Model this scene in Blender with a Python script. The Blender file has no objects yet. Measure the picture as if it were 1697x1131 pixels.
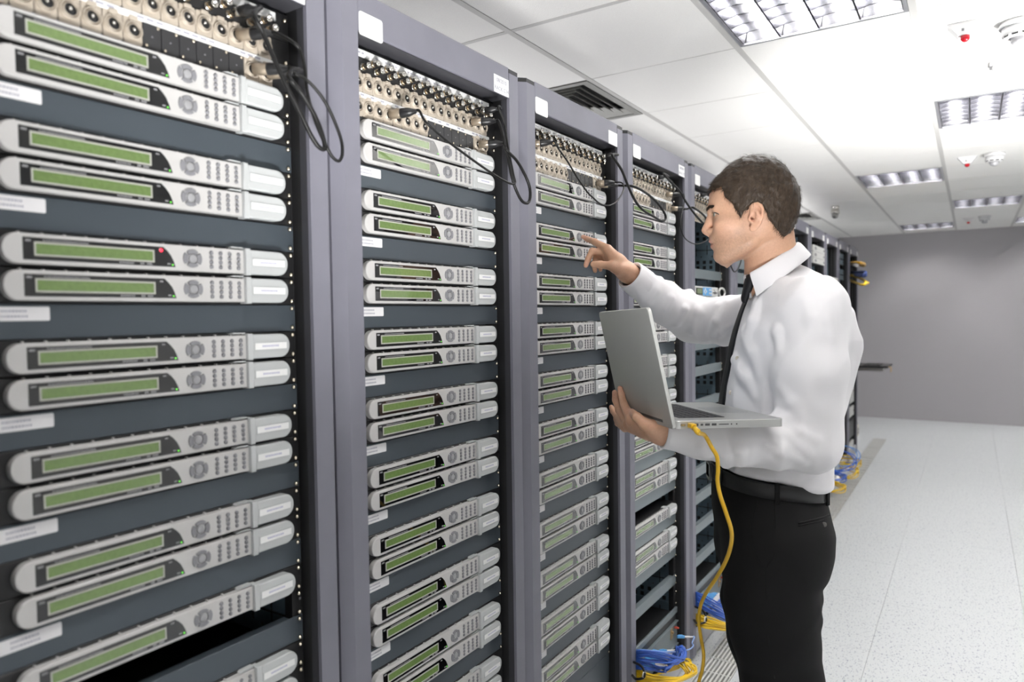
import bpy, bmesh, math, random
import numpy as np
from mathutils import Vector, Matrix
SC = bpy.context.scene
COL = SC.collection
R = math.radians
random.seed(7)
RNG = np.random.RandomState(5)

# ---------------------------------------------------------------- camera
F_PX, W_PX, H_PX = 1172.4979, 1697.0, 1131.0
CAM = np.array([0.9066, -0.8555, 1.372])
YAW, PIT, ROL = R(33.00978838), R(-2.14636396), R(-0.76859171)
FWD = np.array([-math.sin(YAW)*math.cos(PIT), math.cos(YAW)*math.cos(PIT), math.sin(PIT)])
_R0 = np.array([math.cos(YAW), math.sin(YAW), 0.0]); _U0 = np.cross(_R0, FWD)
RGT = _R0*math.cos(ROL)+_U0*math.sin(ROL); UPV = -_R0*math.sin(ROL)+_U0*math.cos(ROL)
cam_d = bpy.data.cameras.new('camera'); cam = bpy.data.objects.new('camera', cam_d); COL.objects.link(cam)
cam_d.sensor_fit = 'HORIZONTAL'; cam_d.sensor_width = 36.0; cam_d.lens = F_PX/W_PX*36.0
cam_d.clip_start = 0.02
M3 = Matrix(((RGT[0], UPV[0], -FWD[0]), (RGT[1], UPV[1], -FWD[1]), (RGT[2], UPV[2], -FWD[2])))
cam.matrix_world = Matrix.Translation(Vector(CAM)) @ M3.to_4x4()
cam_d.dof.use_dof = True; cam_d.dof.focus_distance = 1.75; cam_d.dof.aperture_fstop = 3.5
SC.camera = cam

# ---------------------------------------------------------------- world, exposure, lights
wd = bpy.data.worlds.new('world'); SC.world = wd; wd.use_nodes = True
wd.node_tree.nodes['Background'].inputs[0].default_value = (0.9, 0.93, 1.0, 1)
wd.node_tree.nodes['Background'].inputs[1].default_value = 0.05
SC.view_settings.view_transform = 'Standard'; SC.view_settings.look = 'None'
SC.view_settings.gamma = 1.0; SC.view_settings.use_curve_mapping = False
SC.view_settings.exposure = 1.36
TUBE = 36.0            # brightness of the fluorescent tubes
CEIL = 2.308

def lamp(name, kind, loc, target, energy, **kw):
    d = bpy.data.lights.new(name, kind); o = bpy.data.objects.new(name, d); COL.objects.link(o)
    d.energy = energy; o.location = loc
    o.rotation_euler = (Vector(target)-Vector(loc)).to_track_quat('-Z', 'Y').to_euler()
    for k, v in kw.items(): setattr(d, k, v)
    return o
# photographer's flash, standing right of and behind the camera, bounced off the white ceiling
lamp('bounce_flash', 'SPOT', (1.80, 2.10, 0.70), (1.25, 2.80, CEIL), 185.0, spot_size=R(100), spot_blend=1.0, shadow_soft_size=0.15, color=(1.0, 0.985, 0.965))
# added fill light near the camera, unseen, bounced off the ceiling
lamp('fill_light', 'SPOT', (0.95, -0.55, 0.75), (0.45, 0.15, CEIL), 92.0, spot_size=R(88), spot_blend=1.0, shadow_soft_size=0.15, color=(1.0, 0.99, 0.98))
# two unseen lights added behind the racks to brighten the ceiling above them
lamp('aisle_fill', 'SPOT', (-2.05, 1.7, 1.30), (-0.75, 1.8, CEIL), 52.0, spot_size=R(125), spot_blend=1.0, shadow_soft_size=0.15, color=(1.0, 0.99, 0.98))
lamp('far_aisle_fill', 'SPOT', (-2.05, 5.2, 1.30), (-0.75, 5.4, CEIL), 110.0, spot_size=R(125), spot_blend=1.0, shadow_soft_size=0.15, color=(1.0, 0.99, 0.98))

def ray(u, v): return FWD + RGT*((u-848.5)/F_PX) + UPV*((565.5-v)/F_PX)
def at(u, v, d): return CAM + ray(u, v)*d                      # picture point at distance d along the view axis
def on_x(u, v, x): r = ray(u, v); return CAM + r*((x-CAM[0])/r[0])   # picture point on the plane x = const
def on_z(u, v, z): r = ray(u, v); return CAM + r*((z-CAM[2])/r[2])

# ---------------------------------------------------------------- materials
MATS = {}
def mat(name, col, rough=0.5, metal=0.0, coat=0.0, emit=0.0, ecol=None, noise=0.0, nscale=40.0, bump=0.0, bscale=200.0, spec=0.5, coat_rough=0.03, sheen=0.0, attr=None, stretch=None, sss=0.0):
    m = bpy.data.materials.new(name); m.use_nodes = True
    nt = m.node_tree; b = nt.nodes['Principled BSDF']; N = nt.nodes.new; L = nt.links.new
    c4 = (*col, 1)
    b.inputs['Base Color'].default_value = c4
    b.inputs['Roughness'].default_value = rough; b.inputs['Metallic'].default_value = metal
    b.inputs['Coat Weight'].default_value = coat; b.inputs['Coat Roughness'].default_value = coat_rough
    b.inputs['Specular IOR Level'].default_value = spec
    b.inputs['Sheen Weight'].default_value = sheen
    if sss:
        b.inputs['Subsurface Weight'].default_value = sss; b.inputs['Subsurface Radius'].default_value = (0.012, 0.005, 0.003); b.inputs['Subsurface Scale'].default_value = 1.0
    if emit:
        b.inputs['Emission Color'].default_value = (*(ecol or col), 1); b.inputs['Emission Strength'].default_value = emit
    tc = None
    def coord(s):
        nonlocal tc
        tc = tc or N('ShaderNodeTexCoord')
        mp = N('ShaderNodeMapping'); L(tc.outputs['Object'], mp.inputs[0])
        if stretch: mp.inputs['Scale'].default_value = stretch
        t = N('ShaderNodeTexNoise'); t.inputs['Scale'].default_value = s; t.inputs['Detail'].default_value = 4
        L(mp.outputs[0], t.inputs['Vector']); return t
    src = None
    if attr:
        a = N('ShaderNodeAttribute'); a.attribute_name = attr; src = a.outputs['Color']; L(src, b.inputs['Base Color'])
    if noise:
        t = coord(nscale); r = N('ShaderNodeMapRange'); r.inputs[1].default_value = 0.3; r.inputs[2].default_value = 0.7
        r.inputs[3].default_value = 1-noise; r.inputs[4].default_value = 1+noise
        L(t.outputs[0], r.inputs[0])
        mx = N('ShaderNodeVectorMath'); mx.operation = 'MULTIPLY'
        if src: L(src, mx.inputs[0])
        else: mx.inputs[0].default_value = col
        L(r.outputs[0], mx.inputs[1]); L(mx.outputs[0], b.inputs['Base Color'])
    if bump:
        t = coord(bscale); bp = N('ShaderNodeBump'); bp.inputs['Strength'].default_value = bump; bp.inputs['Distance'].default_value = 0.002
        L(t.outputs[0], bp.inputs['Height']); L(bp.outputs[0], b.inputs['Normal'])
    MATS[name] = m
    return m

rack_paint = mat('rack_paint', (0.195, 0.193, 0.232), 0.42, 0.15, bump=0.10, bscale=900, noise=0.05, nscale=9)
rack_inner = mat('rack_inner', (0.12, 0.125, 0.14), 0.5)
black_metal = mat('black_metal', (0.012, 0.012, 0.013), 0.45)
black_rail = mat('black_rail', (0.018, 0.018, 0.019), 0.4, bump=0.08, bscale=500)
black_plastic = mat('black_plastic', (0.014, 0.014, 0.015), 0.38)
slate_panel = mat('slate_panel', (0.072, 0.088, 0.104), 0.36, 0.25, bump=0.06, bscale=900)
grey_panel = mat('grey_panel', (0.20, 0.235, 0.25), 0.38, 0.25, bump=0.05, bscale=900)
bezel_m = mat('bezel_plastic', (0.53, 0.52, 0.51), 0.38)
cap_m = mat('cap_plastic', (0.48, 0.495, 0.495), 0.32)
white_m = mat('white_paper', (0.80, 0.80, 0.79), 0.5)
sticker_m = mat('sticker', (0.78, 0.77, 0.78), 0.45)
print_m = mat('grey_print', (0.36, 0.36, 0.42), 0.6)
glass_m = mat('screen_glass', (0.006, 0.006, 0.007), 0.035, spec=0.75, coat=0.6)
lcd_m = mat('lcd_green', (0.13, 0.195, 0.065), 0.22, coat=1.0, emit=0.03, ecol=(0.22, 0.42, 0.07), noise=0.12, nscale=180)
lcdframe_m = mat('lcd_frame', (0.42, 0.42, 0.37), 0.35)
key_m = mat('grey_key', (0.22, 0.22, 0.235), 0.45)
keyl_m = mat('light_key', (0.33, 0.33, 0.34), 0.4)
steel_m = mat('nickel', (0.62, 0.60, 0.56), 0.22, 1.0)
brass_m = mat('brass', (0.55, 0.40, 0.24), 0.3, 1.0)
screw_m = mat('screw_brass', (0.78, 0.70, 0.56), 0.25, 1.0)
beige_m = mat('beige_connector', (0.50, 0.44, 0.365), 0.4, 0.2)
beiged_m = mat('beige_ring', (0.22, 0.18, 0.14), 0.35, 0.3)
lampbox_m = mat('lamp_reflector', (0.14, 0.14, 0.15), 0.25, 0.8)
alu_m = mat('aluminium', (0.56, 0.565, 0.55), 0.34, 0.75, bump=0.03, bscale=1500)
lid_m = mat('laptop_lid', (0.50, 0.505, 0.485), 0.42, 0.4, bump=0.03, bscale=1800)
red_m = mat('red_lamp', (0.40, 0.01, 0.02), 0.2, emit=0.06, ecol=(1, 0.02, 0.03))
green_led = mat('green_lamp', (0.1, 0.5, 0.05), 0.3, emit=0.5, ecol=(0.2, 0.9, 0.1))
tube_m = mat('fluorescent_tube', (0.9, 0.9, 0.9), 0.4, emit=TUBE, ecol=(1.0, 0.985, 0.96))
mirror_m = mat('louvre_aluminium', (0.17, 0.17, 0.185), 0.22, 1.0)
housing_m = mat('white_housing', (0.82, 0.82, 0.82), 0.4)
frame_m = mat('lamp_trim', (0.52, 0.53, 0.56), 0.3, 0.7)
tile_m = mat('ceiling_tile', (0.84, 0.835, 0.815), 0.85, bump=0.5, bscale=260, noise=0.03, nscale=420)
tbar_m = mat('ceiling_bar', (0.56, 0.555, 0.54), 0.55)
gap_m = mat('ceiling_gap', (0.16, 0.16, 0.155), 0.9)
wall_m = mat('wall_paint', (0.40, 0.385, 0.40), 0.75, bump=0.04, bscale=300)
white_wall = mat('white_wall_paint', (0.78, 0.78, 0.78), 0.8)
vent_m = mat('vent_metal', (0.42, 0.42, 0.40), 0.4, 0.3)
ventd_m = mat('vent_dark', (0.012, 0.012, 0.012), 0.8)
det_m = mat('detector_plastic', (0.80, 0.80, 0.81), 0.35)
clear_m = mat('grey_cage', (0.55, 0.55, 0.57), 0.2)
cable_blk = mat('black_cable', (0.007, 0.007, 0.007), 0.45, spec=0.3)
cable_yel = mat('yellow_cable', (0.72, 0.43, 0.02), 0.35, noise=0.05, nscale=30)
cable_yl2 = mat('yellow_fibre', (0.80, 0.52, 0.015), 0.35)
cable_blu = mat('blue_fibre', (0.035, 0.12, 0.52), 0.35)
lblue_m = mat('light_blue_plastic', (0.09, 0.36, 0.72), 0.35)
boot_m = mat('white_boot', (0.78, 0.76, 0.76), 0.4)
grille_m = mat('grille_metal', (0.60, 0.60, 0.58), 0.45, 0.2)
pit_m = mat('underfloor', (0.10, 0.10, 0.095), 0.9)
plinth_m = mat('plinth_paint', (0.36, 0.36, 0.37), 0.45)
blueplate = mat('blue_grey_plate', (0.17, 0.24, 0.29), 0.4, 0.3, noise=0.1, nscale=12)
pale_box = mat('pale_equipment', (0.62, 0.62, 0.60), 0.45)
cream_m = mat('cream_tag', (0.74, 0.70, 0.60), 0.6)

def floor_material():
    m = bpy.data.materials.new('speckled_floor'); m.use_nodes = True; nt = m.node_tree; N = nt.nodes.new; L = nt.links.new
    b = nt.nodes['Principled BSDF']; b.inputs['Roughness'].default_value = 0.34
    tc = N('ShaderNodeTexCoord'); mp = N('ShaderNodeMapping'); mp.inputs['Scale'].default_value = (1.0, 0.55, 1.0); mp.inputs['Rotation'].default_value = (0, 0, 0.7)
    L(tc.outputs['Object'], mp.inputs[0])
    def flecks(scale, thr, seedoff):
        mp2 = N('ShaderNodeMapping'); mp2.inputs['Location'].default_value = (seedoff, seedoff*1.7, 0); mp2.inputs['Rotation'].default_value = (0, 0, seedoff)
        L(mp.outputs[0], mp2.inputs[0])
        w = N('ShaderNodeTexNoise'); w.inputs['Scale'].default_value = scale; w.inputs['Detail'].default_value = 1.5
        L(mp2.outputs[0], w.inputs['Vector'])
        r = N('ShaderNodeMapRange'); r.inputs[1].default_value = thr; r.inputs[2].default_value = thr+0.035
        L(w.outputs[0], r.inputs[0]); return r.outputs[0]
    a = flecks(150, 0.615, 0.3); c = flecks(95, 0.645, 2.1); d = flecks(210, 0.62, 4.4)
    m1 = N('ShaderNodeMix'); m1.data_type = 'RGBA'; m1.inputs[6].default_value = (0.51, 0.525, 0.53, 1); m1.inputs[7].default_value = (0.30, 0.32, 0.36, 1)
    m2 = N('ShaderNodeMix'); m2.data_type = 'RGBA'; m2.inputs[7].default_value = (0.22, 0.23, 0.29, 1)
    m3 = N('ShaderNodeMix'); m3.data_type = 'RGBA'; m3.inputs[7].default_value = (0.48, 0.50, 0.54, 1)
    L(a, m1.inputs[0]); L(m1.outputs[2], m2.inputs[6]); L(c, m2.inputs[0]); L(m2.outputs[2], m3.inputs[6]); L(d, m3.inputs[0])
    L(m3.outputs[2], b.inputs['Base Color']); return m
floor_m = floor_material()

# ---------------------------------------------------------------- mesh helpers
class MB:
    """collects shapes into one mesh; mi = material slot of the shape"""
    def __init__(s): s.bm = bmesh.new()
    def _fin(s, faces, mi, smooth):
        for f in faces: f.material_index = mi; f.smooth = smooth
    def box(s, x0, x1, y0, y1, z0, z1, mi=0, bev=0.0, seg=1):
        r = bmesh.ops.create_cube(s.bm, size=1.0)
        vs = r['verts']
        for v in vs: v.co = ((x0+x1)/2+v.co.x*(x1-x0), (y0+y1)/2+v.co.y*(y1-y0), (z0+z1)/2+v.co.z*(z1-z0))
        fs = set(f for v in vs for f in v.link_faces)
        s._fin(fs, mi, False)
        if bev:
            es = list({e for v in vs for e in v.link_edges})
            rb = bmesh.ops.bevel(s.bm, geom=es, offset=bev, segments=seg, affect='EDGES', profile=0.5)
            s._fin(rb['faces'], mi, seg > 1)
        return s
    def prism(s, pts, h0, h1, axis='x', mi=0, bev=0.0, seg=2, smooth=False):
        """pts: outline; axis x -> (y,z), y -> (x,z), z -> (x,y)"""
        def P(a, b, h): return {'x': (h, a, b), 'y': (a, h, b), 'z': (a, b, h)}[axis]
        v0 = [s.bm.verts.new(P(a, b, h0)) for a, b in pts]; v1 = [s.bm.verts.new(P(a, b, h1)) for a, b in pts]
        n = len(pts); fs = []
        for i in range(n): fs.append(s.bm.faces.new((v0[i], v0[(i+1) % n], v1[(i+1) % n], v1[i])))
        top = s.bm.faces.new(v1); bot = s.bm.faces.new(v0[::-1]); fs += [top, bot]
        bmesh.ops.recalc_face_normals(s.bm, faces=fs)
        s._fin(fs, mi, False)
        if smooth:
            for f in fs[:-2]: f.smooth = True
        if bev:
            rb = bmesh.ops.bevel(s.bm, geom=list(top.edges), offset=bev, segments=seg, affect='EDGES', profile=0.5)
            s._fin(rb['faces'], mi, True)
        return s
    def tube(s, pts, rad, n=8, mi=0, cap=True, smooth=True):
        pts = [Vector(p) for p in pts]; m = len(pts)
        rads = rad if hasattr(rad, '__len__') else [rad]*m
        t0 = (pts[1]-pts[0]).normalized(); ref = Vector((0, 0, 1)) if abs(t0.z) < 0.9 else Vector((1, 0, 0))
        u = t0.cross(ref).normalized(); rings = []
        for i, p in enumerate(pts):
            t = (pts[min(i+1, m-1)]-pts[max(i-1, 0)]).normalized()
            u = (u - t*u.dot(t)).normalized(); w = t.cross(u)
            rings.append([s.bm.verts.new(p+(u*math.cos(2*math.pi*k/n)+w*math.sin(2*math.pi*k/n))*rads[i]) for k in range(n)])
        fs = []
        for a, b in zip(rings, rings[1:]):
            for k in range(n): fs.append(s.bm.faces.new((a[k], a[(k+1) % n], b[(k+1) % n], b[k])))
        s._fin(fs, mi, smooth)
        if cap:
            c = [s.bm.faces.new(rings[0][::-1]), s.bm.faces.new(rings[-1])]; s._fin(c, mi, False)
        return s
    def lathe(s, prof, c, d=(1, 0, 0), n=16, mi=0, smooth=True, cap=True):
        """prof: list of (along axis, radius)"""
        d = Vector(d).normalized(); c = Vector(c)
        return s.tube_exact([c+d*a for a, r in prof], [r for a, r in prof], d, n, mi, smooth, cap)
    def tube_exact(s, pts, rads, d, n, mi, smooth, cap):
        ref = Vector((0, 0, 1)) if abs(d.z) < 0.9 else Vector((1, 0, 0)); u = d.cross(ref).normalized(); w = d.cross(u); rings = []
        for p, r in zip(pts, rads):
            if r <= 1e-7: rings.append([s.bm.verts.new(p)])
            else: rings.append([s.bm.verts.new(p+(u*math.cos(2*math.pi*k/n)+w*math.sin(2*math.pi*k/n))*r) for k in range(n)])
        fs = []
        for a, b in zip(rings, rings[1:]):
            if len(a) == 1 and len(b) == 1: continue
            for k in range(n):
                q = [a[k % len(a)], a[(k+1) % len(a)], b[(k+1) % len(b)], b[k % len(b)]]
                q = [x for i, x in enumerate(q) if x not in q[:i]]
                fs.append(s.bm.faces.new(q))
        if cap:
            if len(rings[0]) > 1: fs.append(s.bm.faces.new(rings[0][::-1]))
            if len(rings[-1]) > 1: fs.append(s.bm.faces.new(rings[-1]))
        bmesh.ops.recalc_face_normals(s.bm, faces=fs)
        s._fin(fs, mi, smooth); return s
    def poly(s, pts, mi=0):
        f = s.bm.faces.new([s.bm.verts.new(p) for p in pts]); f.material_index = mi; return s
    def mesh(s, name, mats):
        me = bpy.data.meshes.new(name); s.bm.normal_update(); s.bm.to_mesh(me); s.bm.free()
        for m in (mats if isinstance(mats, (list, tuple)) else [mats]): me.materials.append(m)
        return me
    def build(s, name, mats, parent=None, loc=(0, 0, 0)):
        return obj(name, s.mesh(name, mats), parent, loc)
def obj(name, me, parent=None, loc=(0, 0, 0)):
    o = bpy.data.objects.new(name, me); COL.objects.link(o); o.location = loc
    if parent is not None: o.parent = parent
    return o
def tag(o, label=None, cat=None, group=None, kind=None):
    if label: o['label'] = label
    if cat: o['category'] = cat
    if group: o['group'] = group
    if kind: o['kind'] = kind
    return o
def thing(name, label, cat, loc=(0, 0, 0), group=None, rz=0.0):
    o = bpy.data.objects.new(name, None); COL.objects.link(o); o.location = loc; o.rotation_euler = (0, 0, rz); o.empty_display_size = 0.05
    return tag(o, label, cat, group)
def struct(o): o['kind'] = 'structure'; return o
KIDS = {}
def copy_tree(root, label, group=None, loc=None):
    c = root.copy(); COL.objects.link(c); c['label'] = label
    if group: c['group'] = group
    if loc is not None: c.location = loc
    def rec(a, b):
        for ch in [o for o in a.children]:
            d = ch.copy(); COL.objects.link(d); d.parent = b; rec(ch, d)
    rec(root, c); return c
def spline(pts, per=8):
    P = [np.array(p, float) for p in pts]; P = [2*P[0]-P[1]]+P+[2*P[-1]-P[-2]]; out = []
    for i in range(1, len(P)-2):
        p0, p1, p2, p3 = P[i-1:i+3]
        for k in range(per):
            t = k/per
            out.append(0.5*((2*p1)+(-p0+p2)*t+(2*p0-5*p1+4*p2-p3)*t*t+(-p0+3*p1-3*p2+p3)*t**3))
    out.append(P[-2]); return [Vector(p) for p in out]
def rounded(y0, y1, z0, z1, r, n=6, sides='lr'):
    """outline of a rectangle with corners of radius r rounded on the left and/or right"""
    pts = []
    def arc(cy, cz, a0, a1):
        for k in range(n+1):
            a = a0+(a1-a0)*k/n; pts.append((cy+r*math.cos(a), cz+r*math.sin(a)))
    if 'r' in sides: arc(y1-r, z0+r, -math.pi/2, 0); arc(y1-r, z1-r, 0, math.pi/2)
    else: pts += [(y1, z0), (y1, z1)]
    if 'l' in sides: arc(y0+r, z1-r, math.pi/2, math.pi); arc(y0+r, z0+r, math.pi, 1.5*math.pi)
    else: pts += [(y0, z1), (y0, z0)]
    return pts
def text_mesh(name, body, size, mat_, parent, loc, rot, align='CENTER'):
    cu = bpy.data.curves.new(name, 'FONT'); cu.body = body; cu.size = size; cu.align_x = align; cu.align_y = 'CENTER'; cu.extrude = 0.0002
    t = bpy.data.objects.new(name+'_tmp', cu); COL.objects.link(t)
    dg = bpy.context.evaluated_depsgraph_get(); me = bpy.data.meshes.new_from_object(t.evaluated_get(dg))
    bpy.data.objects.remove(t); me.materials.clear(); me.materials.append(mat_)
    o = obj(name, me, parent, loc); o.rotation_euler = rot; return o
# ================================================================ THE ROOM
XW0, XW1, YW0, YW1 = -3.13, 3.42, -3.4, 9.172
struct(MB().box(XW0, XW1, YW1, YW1+0.1, -0.06, CEIL+0.1).build('wall_back', wall_m))
struct(MB().box(XW1, XW1+0.1, YW0, YW1, -0.06, CEIL+0.1).build('wall_right', white_wall))
struct(MB().box(XW0-0.1, XW0, YW0, YW1, -0.06, CEIL+0.1).build('wall_left', white_wall))
struct(MB().box(XW0, XW1, YW0-0.1, YW0, -0.06, CEIL+0.1).build('wall_front', white_wall))
# floor: square tiles with hairline seams over a dark sub-floor, a trench for the grilles
mb = MB()
FX = [-3.13, -2.69, -2.15, -1.61, -1.07, -0.53, 0.035, 0.575, 1.115, 1.655, 2.195, 2.735, 3.275, 3.42]
FY = [-3.4]+[2.26+0.565*k for k in range(-9, 13)]+[YW1]
GX0, GX1, GY0, GY1 = 0.042, 0.166, 0.75, 8.02
for i in range(len(FX)-1):
    for j in range(len(FY)-1):
        x0, x1, y0, y1 = FX[i]+0.0006, FX[i+1]-0.0006, FY[j]+0.0005, FY[j+1]-0.0005
        if y1 <= y0: continue
        if FX[i] == 0.035 and y1 > GY0 and y0 < GY1:
            if y0 < GY0-0.02: mb.box(x0, x1, y0, GY0, -0.02, 0)
            if y1 > GY1: mb.box(x0, x1, GY1, y1, -0.02, 0)
            mb.box(GX1, x1, max(y0, GY0), min(y1, GY1), -0.02, 0)
        else: mb.box(x0, x1, y0, y1, -0.02, 0)
mb.box(0.0356, GX0, GY0, GY1, -0.02, 0)
mb.box(XW0, XW1, YW0, YW1, -0.06, -0.045, mi=1)
struct(mb.build('floor', [floor_m, pit_m]))

# ceiling: tiles laid on a grid of flat bars, openings where lamps and vents sit
CX = [XW0, -2.590, -2.050, -1.510, -0.970, -0.385, 0.202, 0.745, 1.280, 1.815, 2.350, 2.890, XW1]
CY0, CP = 1.14, 0.585
CY = [YW0]+[CY0+CP*k for k in range(-7, 14)]+[YW1]
row = lambda k: CY0+CP*k
LAMPS = [(c, k) for c in (0.202, 1.280, 2.350) for k in (-6, 0, 6, 12)]+[(c, k) for c in (0.745, 1.815) for k in (-3, 3, 9)]+[(c, k) for c in (-1.510, -2.590) for k in (-3, 1, 5, 9)]
VENTS = [(-0.970, 1), (-0.970, 9)]
holes = set()
for c, k in LAMPS+VENTS: holes.add((CX.index(c), round(row(k), 4)))
mb = MB()
BW = 0.012
for i in range(len(CX)-1):
    for j in range(len(CY)-1):
        if (i, round(CY[j], 4)) in holes: continue
        mb.box(CX[i]+0.0085, CX[i+1]-0.0085, CY[j]+0.0035, CY[j+1]-0.0035, CEIL, CEIL+0.012, mi=0)
mb.box(XW0, XW1, YW0, YW1, CEIL+0.16, CEIL+0.18, mi=2)
for x in CX[1:-1]: mb.box(x-0.011, x+0.011, YW0, YW1, CEIL-0.0015, CEIL+0.03, mi=1)
for y in CY[1:-1]:
    for i in range(len(CX)-1): w = 0.0095 if CX[i] < 0.1 and abs(y-CY0) < 0.01 else 0.0034; mb.box(CX[i]+0.011, CX[i+1]-0.011, y-w, y+w, CEIL-0.0012 if w > .005 else CEIL+0.001, CEIL+0.02, mi=3)
struct(mb.build('ceiling', [tile_m, tbar_m, housing_m, tbar_m]))

# ---- recessed louvre lamps
def lamp_parts(w, d):
    """meshes of a lamp of size w x d, centred, opening at z = 0"""
    t = 0.012
    h = MB(); H = 0.095
    h.box(-w/2, w/2, -d/2, d/2, H, H+0.004)
    for s in (-1, 1):
        h.box(s*w/2-(0.003 if s > 0 else 0), s*w/2+(0.003 if s < 0 else 0), -d/2, d/2, 0.0, H)
        h.box(-w/2, w/2, s*d/2-(0.003 if s > 0 else 0), s*d/2+(0.003 if s < 0 else 0), 0.0, H)
    f = MB()
    for s in (-1, 1):
        f.box(min(s*w/2, s*(w/2-t)), max(s*w/2, s*(w/2-t)), -d/2, d/2, -0.003, 0.004)
        f.box(-w/2+t, w/2-t, min(s*d/2, s*(d/2-t)), max(s*d/2, s*(d/2-t)), -0.003, 0.004)
    lo = MB()
    xs = [-w/2+t+(w-2*t)*i/4 for i in range(5)]
    for x in xs[1:-1]:                      # long dividers: V-shaped bright wedges
        lo.prism([(x-0.003, 0.0), (x+0.003, 0.0), (x+0.013, 0.055), (x-0.013, 0.055)], -d/2+t, d/2-t, axis='y')
    for s, x in ((1, xs[0]), (-1, xs[-1])):
        lo.prism([(x, 0.0), (x+s*0.003, 0.0), (x+s*0.013, 0.055), (x, 0.055)], -d/2+t, d/2-t, axis='y')
    nb = 7
    for k in range(1, nb):                  # cross blades, bowed upward between the dividers
        y = -d/2+t+(d-2*t)*k/nb
        for a, b in zip(xs, xs[1:]):
            n = 6; top = []; bot = []
            for q in range(n+1):
                u = q/n; x = a+(b-a)*u; lift = 0.010*math.sin(math.pi*u)
                bot.append((x, 0.002+lift)); top.append((x, 0.040))
            lo.prism(bot+top[::-1], y-0.0022, y+0.0022, axis='y')
    tb = MB()
    for i in range(4): tb.tube([(xs[i]/2+xs[i+1]/2, -d/2+0.03, 0.072), (xs[i]/2+xs[i+1]/2, d/2-0.03, 0.072)], 0.0125, 10)
    one = tb
    return h.mesh('housing', lampbox_m), f.mesh('trim', frame_m), lo.mesh('louvre', mirror_m), tb.mesh('lamp_tubes', tube_m)
LAMP_LABEL = {(0.202, 0): 'big louvre ceiling lamp at the top edge above the man', (0.745, 3): 'louvre ceiling lamp washed out beside the white wall box',
              (0.202, 6): 'louvre ceiling lamp with mirror blades above the chrome nozzle', (0.745, 9): 'louvre ceiling lamp between the two farther smoke detectors',
              (0.202, 12): 'small far louvre ceiling lamp close to the grey end wall', (1.280, 12): 'far louvre ceiling lamp cut by the picture edge by the end wall'}
dd = CP-0.008
cache = {}
for c, k in LAMPS:
    w = CX[CX.index(c)+1]-c-0.024
    key = round(w, 3)
    if key not in cache: cache[key] = lamp_parts(w, dd)
    t = thing('ceiling_lamp', LAMP_LABEL.get((c, k), 'recessed square louvre lamp in the ceiling outside the picture'), 'lamp', (c+w/2+0.012, row(k)+CP/2, CEIL), 'recessed louvre ceiling lamps')
    for nm, me in zip(('housing', 'trim', 'louvre', 'lamp_tubes'), cache[key]): obj(nm, me, t)

# ---- air diffusers: nested square rings
def vent(c, k, label):
    w = CX[CX.index(c)+1]-c-0.024; d = dd
    t = thing('air_vent', label, 'vent', (c+w/2+0.012, row(k)+CP/2, CEIL), 'square ceiling air vents')
    m = MB(); m.box(-w/2, w/2, -d/2, d/2, 0.06, 0.064); m.build('backing', ventd_m, t)
    def ring(mb, o, wi, z0, z1):
        """mitred square ring sloping from z0 at the outside to z1 inside"""
        a, b = w/2-o, d/2-o; a2, b2 = a-wi, b-wi
        O = [(-a, -b), (a, -b), (a, b), (-a, b)]; I = [(-a2, -b2), (a2, -b2), (a2, b2), (-a2, b2)]
        for q in range(4):
            p, r = q, (q+1) % 4
            lo = [(*O[p], z0), (*O[r], z0), (*I[r], z1), (*I[p], z1)]; hi = [(x, y, z+0.002) for x, y, z in lo]
            for idx in ((0, 1, 2, 3), (0, 1, 5, 4), (3, 2, 6, 7), (4, 5, 6, 7)):
                P = lo+hi; mb.poly([P[i] for i in idx])
    m = MB(); ring(m, 0.0, 0.030, -0.004, -0.004); m.build('frame', vent_m, t)
    for q in range(7):
        m = MB(); ring(m, 0.034+0.034*q, 0.024, -0.002, 0.022); m.build('vane', vent_m, t)
vent(-0.970, 1, 'square air vent in the ceiling above the third rack')
vent(-0.970, 9, 'small far air vent in the ceiling behind the head of the man')

# ---- beacons, smoke detectors, white box, nozzle
def beacon_mesh():
    b = MB(); b.prism([(-0.052, 0.0), (0.052, 0.0), (0.020, -0.042), (-0.020, -0.042)], -0.030, 0.030, axis='y', bev=0.003)
    l = MB(); l.lathe([(0, 0.0135), (0.014, 0.0135), (0.020, 0.009), (0.022, 0.0)], (0, -0.012, -0.040), (0, -0.35, -1), 14)
    s = MB(); s.box(-0.010, -0.003, -0.0315, -0.030, -0.030, -0.022)
    return b.mesh('base', det_m), l.mesh('red_lens', red_m), s.mesh('window', key_m)
bm_ = beacon_mesh()
for (x, y, lb) in ((0.881, 1.95, 'large fire beacon with red lens beside the biggest smoke detector'), (0.876, 4.40, 'fire beacon with red lens on the ceiling past the washed-out lamp'), (0.871, 7.90, 'tiny far fire beacon with red lens near the end wall')):
    t = thing('fire_beacon', lb, 'alarm', (x, y, CEIL), 'red fire beacons on the ceiling')
    for nm, me in zip(('base', 'red_lens', 'window'), bm_): obj(nm, me, t)
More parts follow.
